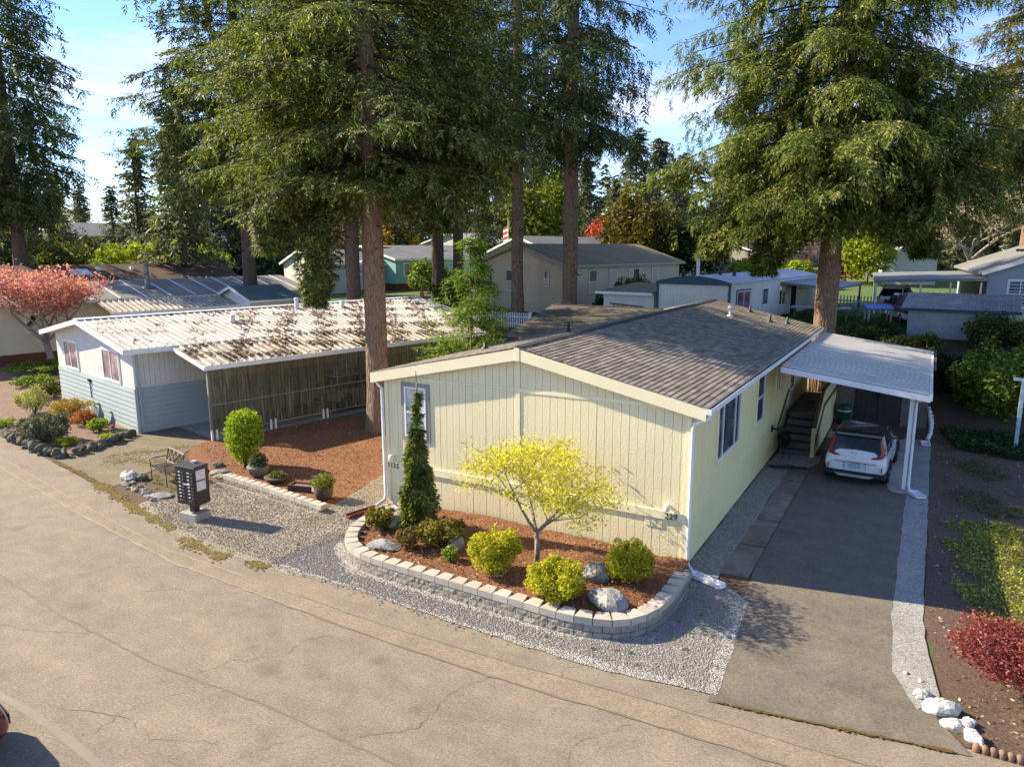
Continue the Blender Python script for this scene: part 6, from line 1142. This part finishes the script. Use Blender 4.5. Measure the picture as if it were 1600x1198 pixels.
# broadleaf trees and shrubs of the neighbourhood
CORAL = LEAF('coral_leaves', (.63, .22, .19), (.74, .36, .31), (.5, .3, .25), .45, .8, tint=(1.1, .95, .7))
leafy_tree('coral_tree', 'coral pink leafing tree in front of the long cream home', -41.3, 8.6, 0, 1.7, 2.3, .2, 4, 3, None, 7, .10, .3, CORAL, 77, GREYBARK, spread=.95, up=.1, jit=.28, lean=(-.35, 0, 1), short=.74)
def tshrub(lab, x, y, r, h, mat, seed, n=2600, size=.12, name='shrub', z=None, cat='shrub', lay=.5): return shrub(name, lab, x, y, terrain(x, y) if z is None else z, bush_blobs(random.Random(seed), r, h, 9), n, size, mat, seed, cat, lay=lay)
OLIVE = LEAF('olive_leaves', (.05, .07, .016), (.13, .145, .03), (.2, .2, .05), .35, .9); MIDG = LEAF('mid_green_leaves', (.07, .12, .02), (.16, .24, .035), (.27, .34, .05), .4, .8); YG = LEAF('yellow_green_leaves', (.20, .26, .02), (.36, .40, .03), None, .4, .8); DKG = LEAF('dark_green_leaves', (.02, .035, .012), (.05, .08, .02), None, .3, .8); REDL = LEAF('dark_red_leaves', (.20, .03, .04), (.32, .07, .075), (.42, .15, .12), .4, 2.5); SCAR = LEAF('scarlet_leaves', (.5, .07, .06), (.62, .12, .08), None, .4, .5); GOLDL = LEAF('golden_leaves', (.5, .32, .02), (.62, .42, .04), None, .4, .5); PALE = LEAF('pale_blossom', (.60, .48, .32), (.7, .58, .42), (.62, .5, .48), .4, .5); PINK = LEAF('pink_blossom', (.6, .3, .35), (.7, .42, .45), None, .4, .5); CEDL = LEAF('lime_cedar', (.13, .17, .02), (.25, .27, .03), None, .3, .4); CEDB = LEAF('bronze_cedar', (.09, .085, .015), (.17, .14, .025), None, .3, .4)
for a in [('big green shrub mass right of the carport', 7.2, 19.0, 2.3, 2.9, MIDG, 1, 9000, .085), ('leafy green shrub at the right picture edge behind the blue pole', 10.5, 21.5, 2.6, 3.4, MIDG, 2, 8000, .09), ('darker shrub between the carport corner and the green mass', 5.3, 21.0, 1.5, 1.7, DKG, 3, 5000, .08), ('tangled olive shrub below the pale metal shed', 3.6, 24.0, 1.6, 1.2, OLIVE, 4, 5500, .08), ('round olive shrub below the grey home window', 9.4, 25.0, 2.0, 1.9, OLIVE, 5, 7000, .085), ('dark shrub under the grey home wall at the right edge', 13.0, 27.5, 2.4, 2.4, DKG, 6, 7000, .09),
          ('low dark ivy bank behind the carport roof', 1.8, 25.5, 1.7, 1.1, DKG, 7, 3500, .08), ('feathery olive bush beside the metal shed corner', 7.0, 25.6, 1.3, 1.7, OLIVE, 8, 4000, .08)]: tshrub(*a)
tshrub('bright yellow-green tree beside the white gabled home', -1.2, 63, 3.0, 6.2, YG, 10, 3600, .22, 'yellow_green_tree', cat='tree'); tshrub('dark red shrub left of the yellow-green tree', -3.6, 66.5, 2.6, 3.6, REDL, 11, 2500, .2); tshrub('yellow-green shrub on the sunlit lawn left of the right fir', -12, 60, 2.2, 2.4, YG, 12, 2000, .2); tshrub('yellow-green hedge shrub by the right fir trunk', -7, 56, 2.4, 2.5, YG, 13, 2000, .2)
tshrub('dark laurel bush against the beige side wall', -12.6, 27.2, 1.5, 1.7, DKG, 14, 4000, .09); tshrub('arching green bush in front of the beige home windows', -12.8, 31.0, 1.4, 2.4, OLIVE, 15, 3500, .09); tshrub('lime green bush beside the small pale shed', -34.8, 24.0, 1.9, 2.6, LIMES, 16, 3500, .1, z=1.0); tshrub('wide yellow-green bush beyond the dark roof', -74, 35, 4.2, 4.6, YG, 17, 3500, .24); tshrub('olive bush beyond the dark roof left of the yellow one', -80, 32, 5, 5, OLIVE, 18, 3500, .26); tshrub('green bush mass under the broad fir', -66, 37, 4.5, 4.5, MIDG, 19, 3500, .24); tshrub('cream flowering bush behind the long cream roof', -50, 26.5, 2.1, 2.8, PALE, 20, 2500, .12, z=1.6)
tshrub('golden yellow bush tree behind the thick trunk', -58, 61, 4.2, 6.6, GOLDL, 21, 3000, .28, 'golden_tree', cat='tree'); tshrub('broad lime cedar beyond the beige roof', -35.5, 62, 5.2, 12, CEDL, 22, 7000, .3, 'cedar_tree', cat='tree'); tshrub('bronze-green cedar right of the beige roof', -22.5, 57.5, 4.6, 8.6, CEDB, 23, 7000, .26, 'cedar_tree', cat='tree'); tshrub('scarlet tree beyond the beige roof', -33, 76, 3.6, 7.5, SCAR, 24, 2500, .3, 'scarlet_tree', cat='tree'); tshrub('dark rounded tree beside the bronze cedar', -17.5, 60, 4, 6, DKG, 25, 4500, .24, 'round_tree', cat='tree'); tshrub('far pink blossom tree by the dark home', -13, 88, 5, 6.5, PINK, 26, 2200, .35, 'blossom_tree', cat='tree'); tshrub('far pink blossom tree left of the big trunks', -62, 55, 4, 5.5, PINK, 27, 2200, .3, 'blossom_tree', cat='tree'); tshrub('green shrubs behind the dark fir trunks', -36, 40, 2.5, 3, MIDG, 28, 2500, .18); tshrub('leafy shrub by the twin dark trunks', -26.2, 29, 1.6, 2.0, MIDG, 29, 2800, .12)
leafy_tree('bare_tree', 'pale bare-branched tree before the right-edge sunlit fir', 7.5, 74, 3.7, 2.0, 3.4, .24, 4, 3, None, 2, .12, .3, PALE, 91, MAT('pale_twig', (.50, .40, .30), .9, (.42, .32, .24)), spread=.8, up=.3, jit=.5, short=.76)
leafy_tree('red_maple', 'dark red lace-leaf maple beside the white stones', 6.25, -2.0, .012, .38, .62, .07, 3, 4, None, 30, .027, .2, REDL, 95, MAT('pale_maple_bark', (.48, .38, .26), .85, (.36, .28, .2), 6), cat='tree', spread=1.5, up=-.55, jit=.12, short=.74)
# neighbour's garden
for i, (x, y, r, h, mt, lab, n, s) in enumerate([(-24.3, -1.0, 1.0, .95, LEAF('sage_leaves', (.10, .11, .07), (.19, .19, .13), None, .25, 2), 'large grey-green lavender bush at the rock edging', 5000, .05), (-25.7, -.6, .7, .7, LEAF('sage_leaves2', (.09, .1, .065), (.17, .17, .12), None, .25, 2), 'smaller grey lavender bush beside the large one', 2500, .05), (-29.6, 1.4, .75, 1.15, LEAF('variegated', (.32, .33, .1), (.5, .48, .2), None, .35, 2), 'pale variegated shrub near the garden path', 1800, .055), (-27.2, 1.6, .9, .8, LEAF('orange_leaves', (.4, .24, .05), (.5, .3, .08), (.3, .28, .05), .35, 2), 'orange-yellow spirea shrub before the white home', 2200, .05), (-25.5, 1.2, .6, .6, LEAF('rust_leaves', (.38, .12, .04), (.45, .2, .06), None, .35, 2), 'rust red low shrub before the blue siding', 1100, .05), (-24.0, .9, .45, .5, FRESH, 'fresh green clump by the garden figures', 900, .05), (-32.5, 3.8, .9, .8, OLIVE, 'low juniper beside the pink tree bed', 2200, .06), (-36.5, 5.0, 1.1, .5, MIDG, 'blue-flowered green clump at the bed back', 1800, .06), (-40.5, 7.6, 2.2, .6, MIDG, 'strip of tall green grass by the red skirting', 3000, .07), (-23.0, -.9, .5, .28, YG, 'yellow moss cushion on the rock edging', 700, .045), (-22.4, .3, .4, .24, YG, 'second moss cushion near the home corner', 500, .045), (-28.2, -.6, .6, .35, FRESH, 'low green rosette at the road edge', 700, .05)]): shrub('garden_plant', lab, x, y, .014, bush_blobs(random.Random(i+60), r, h, 8), n, s, mt, i+60, 'plant', lay=.3)
t = thing('tulip', 'single red tulip by the white home corner', 'flower', (-22.75, .75, .014)); MB().tube([(0, 0, 0), (.01, 0, .32)], .01, 5).build('stem', MAT('stem_green', (.1, .2, .03), .7), t); MB().lathe([(.01, .3), (.06, .34), (.065, .40), (.05, .44)], 8).build('bloom', MAT('tulip_red', (.65, .03, .02), .5), t)
m = MB(); 
for a in (.4, 2.4, 4.3): m.add([(0, 0, 0), (.05*math.cos(a+.5), .05*math.sin(a+.5), .15), (.14*math.cos(a), .14*math.sin(a), .3), (.05*math.cos(a-.5), .05*math.sin(a-.5), .15)], [(0, 1, 2, 3)])
m.build('leaf', MAT('tulip_leaf', (.08, .18, .05), .6), t)
for x, lab in ((-24.5, 'weathered blue heron figure by the blue siding'), (-23.7, 'second, smaller bird figure beside the first')):
    s = 1 if x < -24 else .75; t = thing('bird_figure', lab, 'statue', (x, 1.35, .014)); MB().lathe([(.16*s, 0), (.16*s, .05), (.05*s, .1), (.11*s, .35*s), (.13*s, .55*s), (.06*s, .75*s), (.04*s, .95*s)], 10).build('body', MAT('verdigris', (.16, .24, .26), .7), t, smooth=True); MB().tube([(0, 0, .93*s), (.02, -.05, 1.0*s), (.05, -.22*s, 1.0*s)], [.05*s, .045*s, .01], 6).build('head', MAT('verdigris_dark', (.1, .15, .18), .7), t)
rr = random.Random(12); RB = [(-26.4, -1.35), (-24.5, -1.75), (-22.6, -1.95), (-21.5, -1.9), (-21.45, -1.1), (-21.7, -.2), (-22.0, .7), (-22.2, 1.3)]
RB = resample(RB, .3); RW = thing('rock_edging', 'mossy dark rock edging round the neighbour garden bed', 'edging')
rm = [rock_mesh(s, .24, .18, .24, DROCK, 9) for s in (1, 4, 7, 12)]
for i, (x, y) in enumerate(RB):
    for k in range(2): o = link('stone', rm[(i+k) % 4], RW, (x+rr.uniform(-.1, .1), y+rr.uniform(-.08, .08), k*.16+rr.uniform(-.05, .02)), rr.uniform(0, 6)); q = rr.uniform(.7, 1.15); o.scale = (q, q*rr.uniform(.8, 1.1), q*rr.uniform(.7, 1))
# ground cover, loose stones, chips, tufts: uncountable
rng = np.random.default_rng(77)
def scatter_quads(name, label, P, size, mat, lift=0, cat='ground cover', flat=.3, asp=.5):
    n = len(P); nd = rng.normal(size=(n, 3))*flat; nd[:, 2] += 1; nd /= np.linalg.norm(nd, axis=1, keepdims=True); _, A, B = rot_basis(nd); th = rng.uniform(0, 6.28, n)[:, None]; A, B = A*np.cos(th)+B*np.sin(th), B*np.cos(th)-A*np.sin(th); s = (size*rng.uniform(.5, 1.4, n))[:, None]
    link(name, soup(name, np.stack([P-A*s, P-B*s*asp, P+A*s, P+B*s*asp], 1), 4, mat), label=label, cat=cat, kind='stuff')
def in_poly(poly, n):
    poly = np.array(poly); lo, hi = poly.min(0), poly.max(0); o = np.zeros((0, 2))
    while len(o) < n:
        q = rng.uniform(lo, hi, (n*2, 2)); c = np.zeros(len(q), bool)
        for (xa, ya), (xb, yb) in zip(poly, np.roll(poly, -1, 0)):
            w = ((ya > q[:, 1]) != (yb > q[:, 1])) & (q[:, 0] < (xb-xa)*(q[:, 1]-ya)/(yb-ya+1e-12)+xa); c ^= w
        o = np.concatenate([o, q[c]])
    return o[:n]
def pts3(xy, z0, z1): return np.concatenate([xy, rng.uniform(z0, z1, (len(xy), 1))], 1)
GCOV = LEAF('ground_cover_leaves', (.2, .26, .03), (.40, .44, .05), (.5, .5, .12), .45, 1.2); IVY = LEAF('dark_ground_cover', (.025, .045, .018), (.06, .10, .03), (.09, .14, .05), .3, 1.5)
gp = [(5.0, 6.2), (5.2, 2.5), (5.5, .5), (6.6, .0), (9, .3), (10, 7.5), (7, 7.2)]; xy = in_poly(gp, 22000); ed_ = np.minimum(np.minimum(xy[:, 0]-5.1, xy[:, 1]-.2), 7.0-xy[:, 1]); k = ed_+.35*np.sin(xy[:, 0]*5+xy[:, 1]*3)+.3*np.sin(xy[:, 1]*4.3)+rng.normal(0, .15, len(xy)) > .25; scatter_quads('ground_cover', 'yellow-green leafy ground cover at the right edge', pts3(xy[k], .015, .10), .034, GCOV, flat=.6); scatter_quads('ground_cover', 'dark leafy ground cover below the big green shrubs', pts3(in_poly([(5.0, 17.2), (5.6, 14.6), (7.2, 13.9), (9.5, 14.3), (9.5, 17.5)], 9000), .02, .35), .06, IVY, flat=.8)
xy = in_poly([(5, 13.5), (5.1, 7), (8, 7), (12, 13)], 9000); k = np.sin(xy[:, 0]*2.3)+np.sin(xy[:, 1]*1.7+xy[:, 0])+rng.normal(0, .4, len(xy)) > .7; scatter_quads('moss_patches', 'thin green moss and weeds over the old bark', pts3(xy[k], .015, .06), .04, LEAF('weed', (.06, .09, .02), (.15, .18, .04), None, .3, 2), flat=.7)
xy = in_poly([(4.8, 16), (4.85, 0), (5.4, -3.6), (10, -3), (12, 14)], 4200); scatter_quads('fallen_leaves', 'dry leaves and bark chips on the right-hand yard', pts3(xy, .014, .03), .04, LEAF('dry_leaf', (.14, .085, .05), (.3, .21, .14), (.42, .34, .27), .1, 3), flat=.25)
def stones(name, label, xy, z, r, mat):
    n = len(xy); base = np.array([(1, 0, 0), (0, 1, 0), (-1, 0, 0), (0, -1, 0)], float); c = np.concatenate([xy, np.full((n, 1), z)], 1); s = r*rng.uniform(.5, 1.3, n); th = rng.uniform(0, 6.28, n); V = []
    ct, st = np.cos(th), np.sin(th); ring = []
    for b in base: x = b[0]*rng.uniform(.7, 1.3, n); y = b[1]*rng.uniform(.7, 1.3, n); ring.append(c+np.stack([(x*ct-y*st)*s, (x*st+y*ct)*s, s*.1], 1))
    top = c+np.stack([s*.2*ct, s*.2*st, s*.9], 1)
    tri = [np.stack([ring[i], ring[(i+1) % 4], top], 1) for i in range(4)]; link(name, soup(name, np.concatenate(tri), 3, mat), label=label, cat='gravel', kind='stuff')
GS = MAT('loose_grey_stone', (.36, .335, .29), .85, (.27, .25, .215), 30, .5, 60, .3, .01, rnd=.8); TS = MAT('loose_tan_stone', (.36, .31, .24), .85, (.27, .22, .17), 30, .5, 60, .3, .01, rnd=.8)
def fray(xy, d): return xy+rng.normal(0, 1, xy.shape)*d*(rng.random((len(xy), 1)) < .35)
stones('gravel', 'loose blue-grey crushed stone round the planter and drive', fray(in_poly([(-8.6, -4.3), (-8.3, -2.6), (-8.0, -1.4), (-7.9, -3), (-6.6, -3.9), (-1, -4.0), (.4, -3.3), (.5, -.4), (1.3, -.7), (1.6, -4.25), (-3, -4.5), (-6, -4.35)], 19000), .13), .0215, .02, GS); stones('gravel', 'loose tan stone round the mailbox', fray(in_poly([(-14.6, -3.3), (-14.3, -1.1), (-9.8, -1.6), (-10.4, 2.2), (-8.7, 4.0), (-8.6, -.8), (-8.0, -2.4), (-8.2, -4.4), (-12.5, -4.1)], 14000), .13), .012, .02, TS); stones('gravel', 'loose stone in the strip along the side wall', in_poly([(.02, -.2), (.72, -.2), (.7, 9.2), (.02, 9.5)], 5000), .022, .022, GS)
CH = LEAF('mulch_chips', (.13, .05, .02), (.30, .13, .055), (.42, .22, .11), .0, 4); scatter_quads('mulch_chips', 'loose bark chips over the mulch yard', pts3(in_poly([(-18.4, 1.2), (-14.6, -.6), (-9.9, -1.1), (-10.6, 2.5), (-8.7, 5.4), (-8.7, 12), (-15, 11), (-19.6, 4)], 14000), .017, .035), .04, CH, flat=.4, asp=.3); scatter_quads('mulch_chips', 'loose bark chips in the planter bed', pts3(in_poly([(-7.4, -1), (-7.5, -2.4), (-6.2, -3.4), (-1.2, -3.55), (0, -2.9), (.05, -.2), (-7.4, -.2)], 6000), .335, .40), .035, CH, flat=.4, asp=.3)
m = MB(); r5 = random.Random(6)
for x, y in [(.9, -1.9), (.6, -2.4), (1.2, -1.3), (.2, -3.9), (-.5, -4.1), (.7, -3.1), (1.3, -2.6), (-.1, -3.95), (.9, -2.7), (-1.4, -4.15), (1.0, -3.3), (-8.7, -3.3), (-8.2, -3.1), (.4, -4.2), (-12.0, -3.9)]: tuft(m, x, y, .018, 12, .09, r5)
for k in range(60): tuft(m, r5.uniform(-17.2, -14.6), r5.uniform(-2.6, -.6), .016, 8, .12, r5)
for k in range(26): tuft(m, r5.uniform(5.6, 8.5), r5.uniform(6.5, 9.5), .012, 10, .16, r5)
m.build('weed_tufts', LEAF('tuft_green', (.14, .18, .02), (.25, .28, .04), None, .35, 3), label='small weed tufts growing in the gravel', cat='grass', kind='stuff')
m = MB()
for k in range(3400): tuft(m, r5.uniform(-6, 4.5), r5.uniform(22.5, 34), 0, 2, .3, r5, .03)
m.v = [(x, y, z+terrain(x, y)) for x, y, z in m.v]; m.build('lawn_grass', LEAF('lawn_green', (.05, .10, .015), (.12, .19, .03), None, .35, 1), label='rough grass on the lawn behind the carport', cat='grass', kind='stuff')
